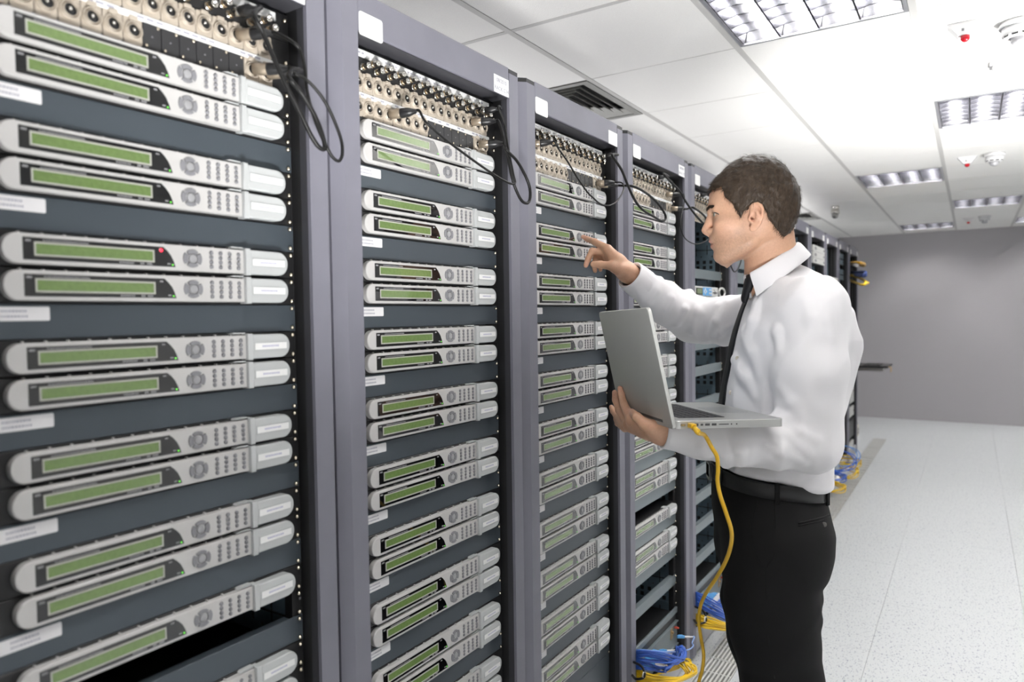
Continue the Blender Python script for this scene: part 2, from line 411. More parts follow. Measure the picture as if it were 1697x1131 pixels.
def smoke_mesh():
    b = MB(); b.lathe([(0, 0.055), (0.012, 0.058), (0.018, 0.056)], (0, 0, 0), (0, 0, -1), 28)
    h = MB(); h.lathe([(0.018, 0.050), (0.040, 0.049), (0.052, 0.042)], (0, 0, 0), (0, 0, -1), 28)
    c = MB(); c.lathe([(0.052, 0.026), (0.066, 0.024), (0.074, 0.016), (0.075, 0.0)], (0, 0, 0), (0, 0, -1), 20)
    sl = MB()
    for k in range(10):
        a = 2*math.pi*k/10; p = Vector((math.cos(a), math.sin(a), 0)); q = Vector((-p.y, p.x, 0))
        P = [p*0.0455+q*s*0.009+Vector((0, 0, z)) for s, z in ((-1, -0.049), (1, -0.049), (1, -0.043), (-1, -0.043))]; sl.poly(P)
        P = [p*0.046+q*s*0.009+Vector((0, 0, z)) for s, z in ((-1, -0.050), (1, -0.050), (1, -0.043), (-1, -0.043))]
        sl.poly([P[0], P[1], P[2], P[3]])
    return b.mesh('base', det_m), h.mesh('head', det_m), c.mesh('sensor_cage', clear_m), sl.mesh('slots', black_plastic)
sm_ = smoke_mesh()
for (x, y, lb) in ((1.03, 2.03, 'big white smoke detector on the ceiling beside the large beacon'), (1.014, 4.36, 'white smoke detector on the ceiling past the washed-out lamp'), (1.01, 7.82, 'tiny far smoke detector near the end wall')):
    t = thing('smoke_detector', lb, 'detector', (x, y, CEIL), 'white smoke detectors on the ceiling')
    for nm, me in zip(('base', 'head', 'sensor_cage', 'slots'), sm_): obj(nm, me, t)
t = thing('ceiling_box', 'white flat box on the overexposed ceiling below the smoke detector', 'detector', (1.01, 2.47, CEIL))
MB().box(-0.055, 0.055, -0.04, 0.04, -0.012, 0, bev=0.003).build('base', det_m, t)
MB().box(-0.045, 0.050, -0.03, 0.03, -0.034, -0.012, bev=0.004).build('cover', det_m, t)
t = thing('ceiling_nozzle', 'chrome bullet-shaped nozzle hanging from the ceiling by the far vent', 'nozzle', (-0.132, 6.115, CEIL))
MB().lathe([(0, 0.032), (0.01, 0.034), (0.014, 0.030), (0.03, 0.031), (0.034, 0.036), (0.065, 0.037), (0.07, 0.030)], (0, 0, 0), (0, 0, -1), 20).build('body', steel_m, t)
MB().lathe([(0.07, 0.030), (0.09, 0.030), (0.108, 0.018), (0.112, 0.0)], (0, 0, 0), (0, 0, -1), 20).build('tip', mat('nozzle_tip', (0.30, 0.30, 0.29), 0.3, 1.0), t)

# ---- floor grilles
GL = 0.565
def grille_mesh():
    m = MB(); w = GX1-GX0-0.004
    m.box(0.0, 0.004, 0, GL-0.003, -0.018, 0.001); m.box(w-0.004, w, 0, GL-0.003, -0.018, 0.001)
    m.box(0, w, 0, 0.004, -0.018, 0.001); m.box(0, w, GL-0.007, GL-0.003, -0.018, 0.001)
    nb = 8
    for i in range(1, nb): x = w*i/nb; m.box(x-0.0036, x+0.0036, 0.004, GL-0.007, -0.014, 0.0)
    for j in range(1, 5): y = GL*j/5; m.box(0.004, w-0.004, y-0.003, y+0.003, -0.016, -0.001)
    return m.mesh('grille', grille_m)
gm = grille_mesh()
n = 0; y = GY0+0.002
while y+GL < GY1+0.3:
    if y+GL > GY1: break
    o = obj('floor_grille', gm, None, (GX0+0.002, y, 0)); tag(o, 'pale metal floor grille in the long row in front of the racks', 'grille', 'floor grilles along the racks'); y += GL; n += 1
GYE = y
MB_ = MB().box(GX0, GX1, GYE, GY1, -0.02, 0); struct(MB_.build('floor_strip', floor_m))

# ================================================================ THE RACKS
ORD = ['', 'first', 'second', 'third', 'fourth', 'fifth', 'sixth', 'seventh', 'eighth', 'ninth', 'tenth', 'eleventh', 'twelfth']
NR = 12
HT, HB = 1.945, 1.876          # header top and bottom
yc = lambda n: 0.6*(n-2)+0.3
def rack_meshes():
    d = {}
    for s, nm in ((1, 'R'), (-1, 'L')):
        m = MB()
        pts = [(0.0, s*0.2425), (0.0, s*0.280), (-0.018, s*0.2975), (-0.13, s*0.2975), (-0.13, s*0.2425)]
        m.prism(pts, 0.008, HT-0.012, axis='z', bev=0.0)
        d['post'+nm] = m.mesh('post', rack_paint)
        m = MB(); m.box(-0.022, -0.007, min(s*0.2416, s*0.2424), max(s*0.2416, s*0.2424), 0.09, HB-0.001, mi=0); m.box(-0.130, -0.022, min(s*0.2416, s*0.2424), max(s*0.2416, s*0.2424), 0.09, HB-0.001, mi=1); d['lining'+nm] = m.mesh('shade_lining', [mat('lining_grey', (0.045, 0.045, 0.052), 0.5) if s == 1 else MATS['lining_grey'], black_rail])  # grey strip paints shade onto the post reveal; black strip behind it
        m = MB(); m.prism([(a-(0.001 if a == 0 else 0), b) for a, b in pts], HT-0.012, HT-0.002, axis='z'); d['cap'+nm] = m.mesh('post_cap', black_plastic)
        m = MB(); m.box(-0.062, -0.0435, min(s*0.2205, s*0.2412), max(s*0.2205, s*0.2412), 0.09, HB-0.007, mi=0)
        for z in [0.2+0.0435*q+0.006*(q % 2) for q in range(38)]: m.box(-0.0436, -0.0431, s*0.2368-0.002, s*0.2368+0.002, z-0.002, z+0.002, mi=1)
        d['rail'+nm] = m.mesh('mounting_rail', [black_rail, key_m])
    m = MB(); m.box(-0.05, 0.0, -0.2412, 0.2412, HB, HT, bev=0.002, seg=2); d['header'] = m.mesh('header', rack_paint)
    m = MB(); m.box(-0.16, -0.004, -0.2410, 0.2410, HB-0.0016, HB-0.0002); m.box(-0.052, -0.050, -0.2410, 0.2410, HB-0.006, HB); d['lip'] = m.mesh('header_lip_shade', MATS['lining_grey'])  # sheet under the header coloured dark for the shade there, plus the lip
    m = MB(); m.box(-0.90, -0.05, -0.297, 0.297, HT-0.03, HT-0.006); d['top'] = m.mesh('top_panel', rack_paint)
    m = MB(); m.box(-0.022, -0.004, -0.2412, 0.2412, 0.012, 0.088, bev=0.002); d['plinth'] = m.mesh('plinth', plinth_m)
    m = MB(); m.box(-0.90, -0.02, -0.297, 0.297, 0.0, 0.012); d['base'] = m.mesh('base', black_metal)
    for s, nm in ((1, 'R'), (-1, 'L')):
        m = MB(); m.box(-0.90, -0.13, min(s*0.2955, s*0.2975), max(s*0.2955, s*0.2975), 0.012, HT-0.03)
        d['side'+nm] = m.mesh('side_panel', rack_inner)
    m = MB(); m.box(-0.90, -0.894, -0.295, 0.295, 0.012, HT-0.03); d['back'] = m.mesh('back_panel', rack_inner)
    m = MB(); m.prism(rounded(-0.0295, 0.0295, -0.0205, 0.0205, 0.005, 4), 0.0, 0.0015, axis='x', bev=0.0004); d['plate'] = m.mesh('asset_plate', white_m)
    m = MB(); m.prism([(-0.0302, -0.0198), (0.0302, -0.0198), (0.0302, 0.0198), (-0.0302, 0.0198)], 0.0, 0.0008, axis='x'); d['label'] = m.mesh('label_card', white_m)
    # inner side plate with square punchings
    m = MB(); m.box(-0.62, -0.064, 0.2225, 0.2255, 0.10, 1.86, mi=0)
    z = 0.125
    while z < 1.84:
        for i in range(9):
            for j in range(2):
                x = -0.082-i*0.030; zz = z+0.012+j*0.024
                m.box(x-0.007, x+0.007, 0.2221, 0.2226, zz-0.0075, zz+0.0075, mi=1)
        for i in range(6): m.box(-0.078-0.05*i, -0.074-0.05*i, 0.2215, 0.2226, z+0.058, z+0.064, mi=2)
        m.box(-0.100, -0.097, 0.2205, 0.2226, z+0.070, z+0.112, mi=2); m.box(-0.150, -0.147, 0.2205, 0.2226, z+0.066, z+0.100, mi=2); m.box(-0.19, -0.064, 0.2200, 0.2226, z+0.088, z+0.091, mi=2)
        m.box(-0.60, -0.066, 0.2192, 0.2226, z-0.004, z+0.001, mi=0)
        z += 0.1305
    d['inner'] = m.mesh('inner_plate', [blueplate, black_metal, steel_m])
    return d
RM = rack_meshes()
SCREW = MB().lathe([(-0.001, 0.0036), (0.0015, 0.0036), (0.0035, 0.002), (0.0038, 0.0)], (0, 0, 0), (1, 0, 0), 8)
SCREW_ME = SCREW.mesh('screw', screw_m)
RACK_LABEL = {1: 'grey equipment rack, first of the row, cut by the picture edge', 2: 'grey equipment rack labelled C14, second of the row', 3: 'brightly lit grey rack with a blank white card, third of the row',
              4: 'grey rack with a looped black cable over its header, fourth of the row', 5: 'grey rack with open bays and blue keypad meter, fifth of the row', 6: 'grey rack mostly hidden behind the face of the man, sixth of the row',
              7: 'grey rack hidden behind the head of the man, seventh of the row', 8: 'grey rack rising behind the collar of the man, eighth of the row', 9: 'grey rack with pale boxes high inside, ninth of the row',
              10: 'grey rack with small lamps inside, tenth of the row', 11: 'grey rack with blue-grey shelves, eleventh of the row', 12: 'last grey rack at the far end with cable loops and a tag'}
CARD = {1: ('08/2010', 'RACK C10'), 2: ('08/2010', 'RACK C14'), 4: ('08/2010', 'RACK C12')}
RACK = {}
for n in range(1, NR+1):
    t = thing('equipment_rack', RACK_LABEL[n], 'rack', (0, yc(n), 0), 'row of grey equipment racks'); RACK[n] = t
    for k in 'LR':
        obj('post', RM['post'+k], t); obj('post_cap', RM['cap'+k], t); obj('mounting_rail', RM['rail'+k], t); obj('shade_lining', RM['lining'+k], t)
    for k, nm in (('header', 'header'), ('lip', 'header_lip_shade'), ('top', 'top_panel'), ('plinth', 'plinth'), ('base', 'base'), ('sideL', 'side_panel'), ('sideR', 'side_panel'), ('back', 'back_panel')): obj(nm, RM[k], t)
    obj('inner_plate', RM['inner'], t)
    obj('asset_plate', RM['plate'], t, (0.0, -0.2105, 1.889+0.0)); 
    o = obj('label_card', RM['label'], t, (0.0, 0.2095, 1.8952))
    if n in CARD:
        o['label'] = 'white card printed %s %s' % CARD[n]
        for q, (s_, z) in enumerate(zip(CARD[n], (0.0088, -0.0092))):
            text_mesh('card_text', s_, 0.0125, print_m, o, (0.001, 0.0, z), (R(90), 0, R(90)))

# screws on the rails (children of each rack)
ZU = [1.719-0.1305*k for k in range(14)]
def screws(n, zs, y=0.2303):
    for z in zs: obj('screw', SCREW_ME, RACK[n], (-0.0383, y, z))

# ================================================================ RACK UNITS
def unit_parts():
    P = []
    m = MB(); m.box(-0.44, -0.041, -0.2185, 0.2185, -0.0205, 0.0205); m.box(-0.043, -0.0395, -0.2385, 0.2385, -0.0213, 0.0213, bev=0.001)
    # dark perforated grip edge seen beside the rounded ends
    for i in range(2):
        for j in range(7): m.box(-0.0395, -0.0388, -0.231+0.006*i, -0.2275+0.006*i, -0.017+0.005*j, -0.0145+0.005*j)
    P.append(('chassis', m.mesh('chassis', black_metal)))
    m = MB()
    out = rounded(-0.205, 0.1315, -0.01825, 0.01825, 0.0178, 8, 'l')
    m.prism(out, -0.0400, -0.0290, axis='x', bev=0.0016, seg=2)
    for q in range(12): y = -0.185+0.0265*q; m.box(-0.0392, -0.0345, y, y+0.0022, 0.0182, 0.0205)
    P.append(('faceplate', m.mesh('faceplate', bezel_m)))
    m = MB(); out = [(-0.1824, -0.0133), (0.0149, -0.0133), (0.0125, -0.006), (0.0085, 0.002), (0.003, 0.0085), (-0.0029, 0.0133), (-0.1824, 0.0133)]
    m.prism(out, -0.0292, -0.0284, axis='x'); gl = m
    fr = MB()
    y0, y1, z0, z1, w = -0.1705, -0.0168, -0.0085, 0.0085, 0.0022
    for a in ((y0, y1, z1-w, z1), (y0, y1, z0, z0+w), (y0, y0+w, z0+w, z1-w), (y1-w, y1, z0+w, z1-w)): fr.box(-0.0286, -0.0276, *a)
    lc = MB(); lc.box(-0.0286, -0.0280, y0+w, y1-w, z0+w, z1-w); 
    fo, lo = fr.mesh('screen_frame', lcdframe_m), lc.mesh('green_screen', lcd_m)
    P.append(('screen_frame', fo)); P.append(('green_screen', lo))
    m = gl
    random.seed(3)
    for (ya, yb, z, h) in ((-0.180, -0.1735, 0.0095, 0.0028), (-0.160, -0.105, 0.0105, 0.0016), (-0.066, -0.046, -0.0108, 0.0018), (-0.037, -0.031, -0.0108, 0.0026), (-0.028, -0.020, -0.0108, 0.0026), (-0.0095, -0.0045, 0.0095, 0.0022), (0.0025, 0.0075, -0.0095, 0.0020)):
        y = ya
        while y < yb:
            d_ = random.uniform(0.0008, 0.002); m.box(-0.0284, -0.0282, y, min(y+d_, yb), z-h/2, z+h/2, mi=1); y += d_+0.0006
    P.append(('screen_glass', m.mesh('screen_glass', [glass_m, mat('glass_print', (0.32, 0.32, 0.33), 0.5)])))
    m = MB(); m.lathe([(0, 0.0012), (0.0004, 0.0012)], (-0.0284, 0.0105, -0.0105), (1, 0, 0), 8); P.append(('indicator', m.mesh('indicator', green_led)))
    m = MB(); cy, cz = 0.0421, 0.0
    for q in range(4):
        a0 = math.pi/2*q; w_ = 0.62 if q % 2 == 0 else 0.72
        ro = 0.0152 if q % 2 == 0 else 0.0138
        o_ = [(cy+ro*math.cos(a0+w_*s), cz+ro*math.sin(a0+w_*s)*0.93) for s in (-1, -0.5, 0, 0.5, 1)]; i_ = [(cy+0.0078*math.cos(a0+w_*1.15*s), cz+0.0078*math.sin(a0+w_*1.15*s)*0.93) for s in (1, 0.5, 0, -0.5, -1)]
        m.prism(o_+i_, -0.0292, -0.0272, axis='x', mi=0, bev=0.0005)
    m.lathe([(0, 0.0064), (0.0018, 0.0064), (0.0024, 0.0052)], (-0.0292, cy, cz), (1, 0, 0), 14, mi=1)
    P.append(('navigation_pad', m.mesh('navigation_pad', [key_m, keyl_m])))
    m = MB()
    for i in range(4):
        for j in range(4): m.lathe([(0, 0.0031), (0.0016, 0.0031), (0.0024, 0.0020)], (-0.0291, 0.0731+0.0159*i, 0.0102-0.0068*j), (1, 0, 0), 9)
    P.append(('keypad', m.mesh('keypad', key_m)))
    m = MB(); out = rounded(0.1395, 0.2140, -0.0187, 0.0187, 0.0182, 8, 'r'); m.prism(out, -0.0400, -0.0240, axis='x', bev=0.0025, seg=3)
    m.prism([(0.1305, -0.0205), (0.1395, -0.0205), (0.1395, 0.0205), (0.1305, 0.0205)], -0.0400, -0.0228, axis='x', bev=0.0012)
    # raised label holder
    for a in ((0.1425, 0.2085, 0.0056, 0.0066), (0.1425, 0.2085, -0.0066, -0.0056), (0.1425, 0.1435, -0.0056, 0.0056)): m.box(-0.0241, -0.0232, *a)
    m.prism([(0.105, 0.0203), (0.1305, 0.0203), (0.1305, 0.0222), (0.112, 0.0222)], -0.048, -0.030, axis='x')
    P.append(('end_cap', m.mesh('end_cap', cap_m)))
    m = MB(); m.box(-0.0241, -0.0237, 0.1440, 0.2065, -0.0052, 0.0052, mi=0)
    y = 0.158
    while y < 0.188: d_ = random.uniform(0.001, 0.0026); m.box(-0.0237, -0.02365, y, y+d_, -0.0014, 0.0016, mi=1); y += d_+0.0007
    P.append(('name_strip', m.mesh('name_strip', [white_m, mat('strip_print', (0.45, 0.45, 0.58), 0.6)])))
    return P
UP = unit_parts()
unit0 = None
def unit(n, k, lower):
    global unit0
    z = ZU[k]-(0.0435 if lower else 0)
    lb = 'silver rack unit with green screen, %s of %s pair down in the %s rack' % ('lower' if lower else 'upper', ORD[k+1], ORD[n])
    g = 'silver rack units in the %s rack' % ORD[n]
    if unit0 is None:
        t = thing('rack_unit', lb, 'rack unit', (0, yc(n), z), g)
        for nm, me in UP: obj(nm, me, t)
        unit0 = t; return t
    return copy_tree(unit0, lb, g, (0, yc(n), z))
UNITS = {}
for n, ks in ((1, range(0, 9)), (2, range(0, 10)), (3, range(0, 11)), (4, range(0, 10))):
    for k in ks:
        for lower in (False, True):
            if n == 1 and k == 6 and lower: continue
            if n == 4 and k == 8 and not lower: continue
            UNITS[n, k, lower] = unit(n, k, lower)
for (n_, k_, l_), o_ in UNITS.items():
    if n_ == 1: o_.scale = (1, 0.962, 1); o_.location.y += 0.0078
# the unit with a lit red lamp
o = UNITS[1, 2, False]
MB().lathe([(0, 0.0024), (0.001, 0.0022), (0.0014, 0.0)], (-0.0283, -0.0065, 0.0088), (1, 0, 0), 10).build('warning_lamp', mat('lit_red', (0.6, 0.01, 0.02), 0.3, emit=1.2, ecol=(1, 0.03, 0.06)), o)
o['label'] = 'silver rack unit with a lit red lamp, upper of third pair in the first rack'
# ---- blank panels under each pair
def blank_mesh(m_, z=0.0213):
    m = MB(); m.box(-0.0425, -0.0400, -0.2385, 0.2385, -z, z, bev=0.0008); m.box(-0.06, -0.0425, -0.215, 0.215, -z+0.002, z-0.002); return m.mesh('blank_panel', m_)
BL, BG = blank_mesh(slate_panel), blank_mesh(grey_panel)
def sticker_mesh(y1):
    m = MB(); m.prism(rounded(-0.2375, y1, 0.0012, 0.0182, 0.0018, 3), -0.0400, -0.0394, axis='x')
    random.seed(4)
    for z in (0.0128, 0.0066):
        y = y1-0.056
        while y < y1-0.026: d_ = random.uniform(0.0012, 0.003); m.box(-0.0394, -0.03935, y, y+d_, z-0.0013, z+0.0013, mi=1); y += d_+0.0009
    return m.mesh('sticker', [sticker_m, print_m])
ST = sticker_mesh(-0.150); STW = sticker_mesh(-0.1365)
for n, ks in ((1, range(0, 9)), (2, range(0, 10)), (3, range(0, 11)), (4, range(0, 10))):
    zs = []
    for k in ks:
        z = ZU[k]-0.087
        o = obj('blank_panel', BG if n == 4 and k >= 4 else BL, None, (0, yc(n), z))
        tag(o, '%s blank panel under the %s pair of units in the %s rack' % ('grey' if n == 4 else 'slate', ORD[k+1], ORD[n]), 'panel', 'blank panels in the %s rack' % ORD[n])
        if n < 4: obj('sticker', STW if n == 1 else ST, o)
        zs += [z+0.0157, z-0.0157]
        if n in (1,): zs += [ZU[k]+0.0157, ZU[k]-0.0157, ZU[k]-0.0435+0.0157, ZU[k]-0.0435-0.0157]
    zs += [1.8427+0.013, 1.8427-0.013, 1.8015-0.014, 1.757]
    screws(n, zs)
# lower filler panels where the picture ends
for n, z1 in ((1, ZU[8]-0.109), (2, ZU[9]-0.109), (3, ZU[10]-0.109)):
    m = MB(); m.box(-0.0425, -0.0400, -0.2385, 0.2385, 0.092, z1-0.001, bev=0.0008); o = m.build('filler_panel', slate_panel, None, (0, yc(n), 0)); tag(o, 'tall slate filler panel at the foot of the %s rack' % ORD[n], 'panel', 'filler panels below the picture edge')

# ================================================================ JACK PANELS
JK = {}
m = MB(); m.lathe([(0, 0.0066), (0.003, 0.0066), (0.003, 0.0050), (0.0165, 0.0050), (0.0165, 0.0058), (0.019, 0.0058), (0.019, 0.0040), (0.010, 0.0036)], (0, 0, 0), (1, 0, 0), 12, mi=0)
m.box(0.010, 0.013, -0.0072, 0.0072, -0.001, 0.001, mi=0); m.lathe([(0.009, 0.0036), (0.0105, 0.0)], (0, 0, 0), (1, 0, 0), 10, mi=1, cap=False)
m.lathe([(0.004, 0.0054), (0.008, 0.0054)], (0, 0, 0), (1, 0, 0), 12, mi=1)
JK['coax'] = m.mesh('coaxial_jack', [steel_m, brass_m])
m = MB(); m.prism(rounded(-0.0127, 0.0127, -0.0178, 0.0178, 0.003, 3), 0, 0.0022, axis='x', mi=0, bev=0.0006)
m.lathe([(0.002, 0.0122), (0.006, 0.0118), (0.0066, 0.0104), (0.0052, 0.0100)], (0, 0, 0.0), (1, 0, 0), 20, mi=0, cap=False)
m.lathe([(0.0052, 0.0102), (0.0040, 0.0082)], (0, 0, 0), (1, 0, 0), 20, mi=1, cap=False); m.lathe([(0.0040, 0.0086), (0.0068, 0.0084), (0.0064, 0.0076)], (0, 0, 0), (1, 0, 0), 18, mi=0, cap=False)
m.lathe([(0.0034, 0.0076), (0.0035, 0.0)], (0, 0, 0), (1, 0, 0), 16, mi=2, cap=False)
m.lathe([(0.0035, 0.0028), (0.006, 0.0026), (0.0072, 0.0014), (0.0074, 0.0)], (0, 0, 0.0010), (1, 0, 0), 10, mi=3)
m.prism(rounded(-0.006, 0.006, 0.0125, 0.0195, 0.002, 2), 0.001, 0.0052, axis='x', mi=0, bev=0.0008)
JK['mic'] = m.mesh('round_jack', [beige_m, beiged_m, black_plastic, steel_m])
m = MB(); m.prism(rounded(-0.0127, 0.0127, -0.0172, 0.0172, 0.0015, 2), 0, 0.002, axis='x', mi=0, bev=0.0004)
for s in (1, -1): m.lathe([(0, 0.0022), (0.0016, 0.0022), (0.0024, 0.0)], (0.002, 0.0085*s, 0.0135*s), (1, 0, 0), 8, mi=1)
m.lathe([(0, 0.0012), (0.0004, 0.0012)], (0.002, 0, 0), (1, 0, 0), 8, mi=2)
JK['blank'] = m.mesh('blank_tile', [mat('tile_black', (0.028, 0.028, 0.030), 0.4), screw_m, key_m])
for n in range(1, 6):
    t = thing('coaxial_panel', 'black strip of paired metal coaxial jacks at the top of the %s rack' % ORD[n], 'jack panel', (0, yc(n), 0), 'coaxial jack panels at the rack tops')
    MB().box(-0.0425, -0.0400, -0.2385, 0.2385, 1.8222, 1.8665, bev=0.0008).build('panel', black_metal, t)
    m = MB(); m.box(-0.0400, -0.0360, -0.232, 0.2115, 1.8490, 1.8625, mi=0, bev=0.001)
    random.seed(n)
    y = -0.225
    while y < 0.20:
        if random.random() < 0.6: m.box(-0.0360, -0.03595, y, y+0.006, 1.854, 1.857, mi=1)
        y += 0.009
    m.build('label_strip', [white_m, print_m], t)
    for i in range(12):
        a = -0.1937+0.0357*i
        for yy, zz in ((a, 1.8352), (a+0.0243, 1.8465)):
            if yy < 0.215: obj('jack', JK['coax'], t, (-0.0400, yy, zz-0.004))
    t = thing('jack_panel', 'panel with two rows of beige round jacks near the top of the %s rack' % ORD[n], 'jack panel', (0, yc(n), 0), 'beige jack panels near the rack tops')
    MB().box(-0.0425, -0.0400, -0.2385, 0.2385, 1.7408, 1.8215, bev=0.0008).build('panel', black_metal, t)
    m = MB(); m.box(-0.0400, -0.0360, -0.236, 0.2100, 1.7752, 1.7840, mi=0, bev=0.0008)
    y = -0.23
    while y < 0.2:
        if random.random() < 0.55: m.box(-0.0360, -0.03595, y, y+0.010, 1.778, 1.7812, mi=1)
        y += 0.0133
    m.build('label_strip', [white_m, print_m], t)
    for i in range(16):
        y = -0.2081+0.02655*i
        obj('jack', JK['mic'], t, (-0.0400, y, 1.8025))
        if 8 <= i <= 13: obj('blank_tile', JK['blank'], t, (-0.0400, y, 1.7583))
        else: obj('jack', JK['mic'], t, (-0.0400, y, 1.7583))
# ================================================================ RACK FITTINGS
def strip_panel(n, z, label, half=0.0195):
    o = obj('blank_panel', blank_mesh(grey_panel, half), None, (0, yc(n), z)); tag(o, label, 'panel', 'grey strips in the %s rack' % ORD[n])
    screws(n, [z+0.013, z-0.013]); return o
strip_panel(4, 0.346, 'pale grey strip between two dark openings low in the fourth rack')
for z, w in ((1.530, 'just under the jacks'), (1.412, 'above the keypad meter'), (1.234, 'first below the keypad meter'), (1.1255, 'second below the keypad meter'), (0.988, 'by the far laptop edge'),
             (0.853, 'at laptop keyboard height'), (0.705, 'at belt buckle height'), (0.594, 'just below the belt height'), (0.469, 'beside the upper thigh'), (0.334, 'lowest one above the blue fibres')):
    strip_panel(5, z, 'pale grey strip in the fifth rack '+w)
# shelf and fibre drawer, fourth and fifth rack
def fibre_drawer(n):
    t = thing('fibre_tray', 'grey fibre drawer with blue plugs at the foot of the %s rack' % ORD[n], 'fibre drawer', (0, yc(n), 0), 'fibre drawers at the foot of the racks')
    m = MB(); m.box(-0.40, -0.042, -0.214, 0.214, 0.092, 0.196); m.build('case', black_metal, t)
    m = MB(); m.box(-0.042, -0.036, -0.2385, 0.2385, 0.094, 0.186, bev=0.001); m.box(-0.036, -0.030, -0.2385, 0.2385, 0.182, 0.186); m.box(-0.036, -0.030, -0.2385, 0.2385, 0.094, 0.098); m.build('front', grey_panel, t)
    for q in range(7):
        m = MB(); m.box(-0.036, -0.016, -0.115+0.017*q-0.006, -0.115+0.017*q+0.006, 0.150, 0.172, bev=0.001); m.build('adapter', lblue_m, t)
    m = MB(); m.box(-0.036, -0.033, 0.165, 0.188, 0.135, 0.176, bev=0.001); m.lathe([(0, 0.005), (0.006, 0.005), (0.006, 0.003), (0.002, 0.0)], (-0.033, 0.1765, 0.160), (1, 0, 0), 10); m.build('gold_adapter', brass_m, t)
    m = MB(); m.lathe([(0, 0.0045), (0.010, 0.0045), (0.016, 0.003), (0.017, 0.0)], (-0.036, 0.212, 0.166), (1, 0, 0), 12); m.build('red_cap', mat('red_cap', (0.50, 0.06, 0.03), 0.4), t)
    s = thing('rack_shelf', 'dark sliding shelf with grey lip above the fibre drawer of the %s rack' % ORD[n], 'shelf', (0, yc(n), 0), 'sliding shelves above the fibre drawers')
    m = MB(); m.box(-0.50, -0.042, -0.214, 0.214, 0.222, 0.226); m.build('board', black_metal, s)
    m = MB(); m.box(-0.042, -0.034, -0.2385, 0.2385, 0.216, 0.238, bev=0.002, seg=2); m.build('lip', grey_panel, s)
    m = MB(); m.box(-0.041, -0.039, -0.2385, 0.2385, 0.190, 0.2145, bev=0.0006); m.build('apron', black_plastic, s)
    screws(n, [0.255, 0.30])
fibre_drawer(4); fibre_drawer(5)
# ---- fibre patch cords
def plug_meshes():
    a = MB(); a.box(0.0, 0.030, -0.0035, 0.0035, -0.005, 0.005, bev=0.001); a.box(0.004, 0.022, -0.0025, 0.0025, 0.005, 0.0075, bev=0.0008)
    b = MB(); b.lathe([(0.030, 0.0036), (0.034, 0.0040), (0.060, 0.0024), (0.064, 0.0022)], (0, 0, 0), (1, 0, 0), 8)
    return a.mesh('fibre_plug', lblue_m), b.mesh('plug_boot', boot_m)
PLUG, BOOT = plug_meshes()
def orient(o, p, d):
    o.location = p; o.rotation_euler = Vector(d).to_track_quat('X', 'Z').to_euler()
def cord(name, pts, rad, m_, label, cat, group, plug_at=None, plug_dir=None, n=6, per=6):
    o = MB().tube(spline(pts, per), rad, n).build(name, m_); tag(o, label, cat, group)
    if plug_at is not None:
        for me in (PLUG, BOOT):
            c = obj(me.name, me, o); orient(c, plug_at, plug_dir)
    return o
J = lambda s: random.uniform(-s, s)
random.seed(21)
for i in range(13):
    t_ = i/12
    S = np.array([-0.016, yc(4)-0.118+0.0093*i+J(.001), 0.166-0.008*(i % 2)]); D = np.array([0.80, 0.62+J(.06), 0.06-0.12*(i % 2)])
    D /= np.linalg.norm(D)
    pts = [S+D*0.062, S+D*0.075, on_x(1130+J(6)-8*t_, 1074+J(4), 0.068+.02*t_), on_x(1137+J(4)-14*t_, 1082+J(4)+10*t_, 0.085), on_x(1128+J(5)-22*t_, 1092+J(3)+17*t_, 0.092-.01*t_), on_x(1098+J(5), 1085+J(4)+28*t_, 0.074-.02*t_), on_x(1072+J(2), 1080+J(2)+30*t_, 0.032), on_x(1056, 1080+29*t_, 0.004), on_x(1046, 1081+28*t_, -0.03)]
    cord('fibre_cable', pts, 0.0029, cable_blu, 'blue fibre cable in the bundle at the foot of the fourth rack', 'cable', 'blue fibres at the foot of the fourth rack', S, D)
    S = np.array([-0.016, yc(5)-0.118+0.0093*i+J(.001), 0.166-0.008*(i % 2)])
    pts = [S+D*0.062, S+D*0.08, on_x(1212+J(3), 1000+J(4), 0.085), on_x(1222+J(3), 1012+J(4), 0.10), on_x(1216+J(3), 1018+J(3)+14*t_, 0.10), on_x(1195+J(2), 1003+24*t_+J(2), 0.080), on_x(1172+J(1.5), 991+24*t_+J(1.5), 0.042), on_x(1155, 983+22*t_, 0.006), on_x(1147, 981+20*t_, -0.03)]
    cord('fibre_cable', pts, 0.0029, cable_blu, 'blue fibre cable in the bundle at the foot of the fifth rack', 'cable', 'blue fibres at the foot of the fifth rack', S, D)
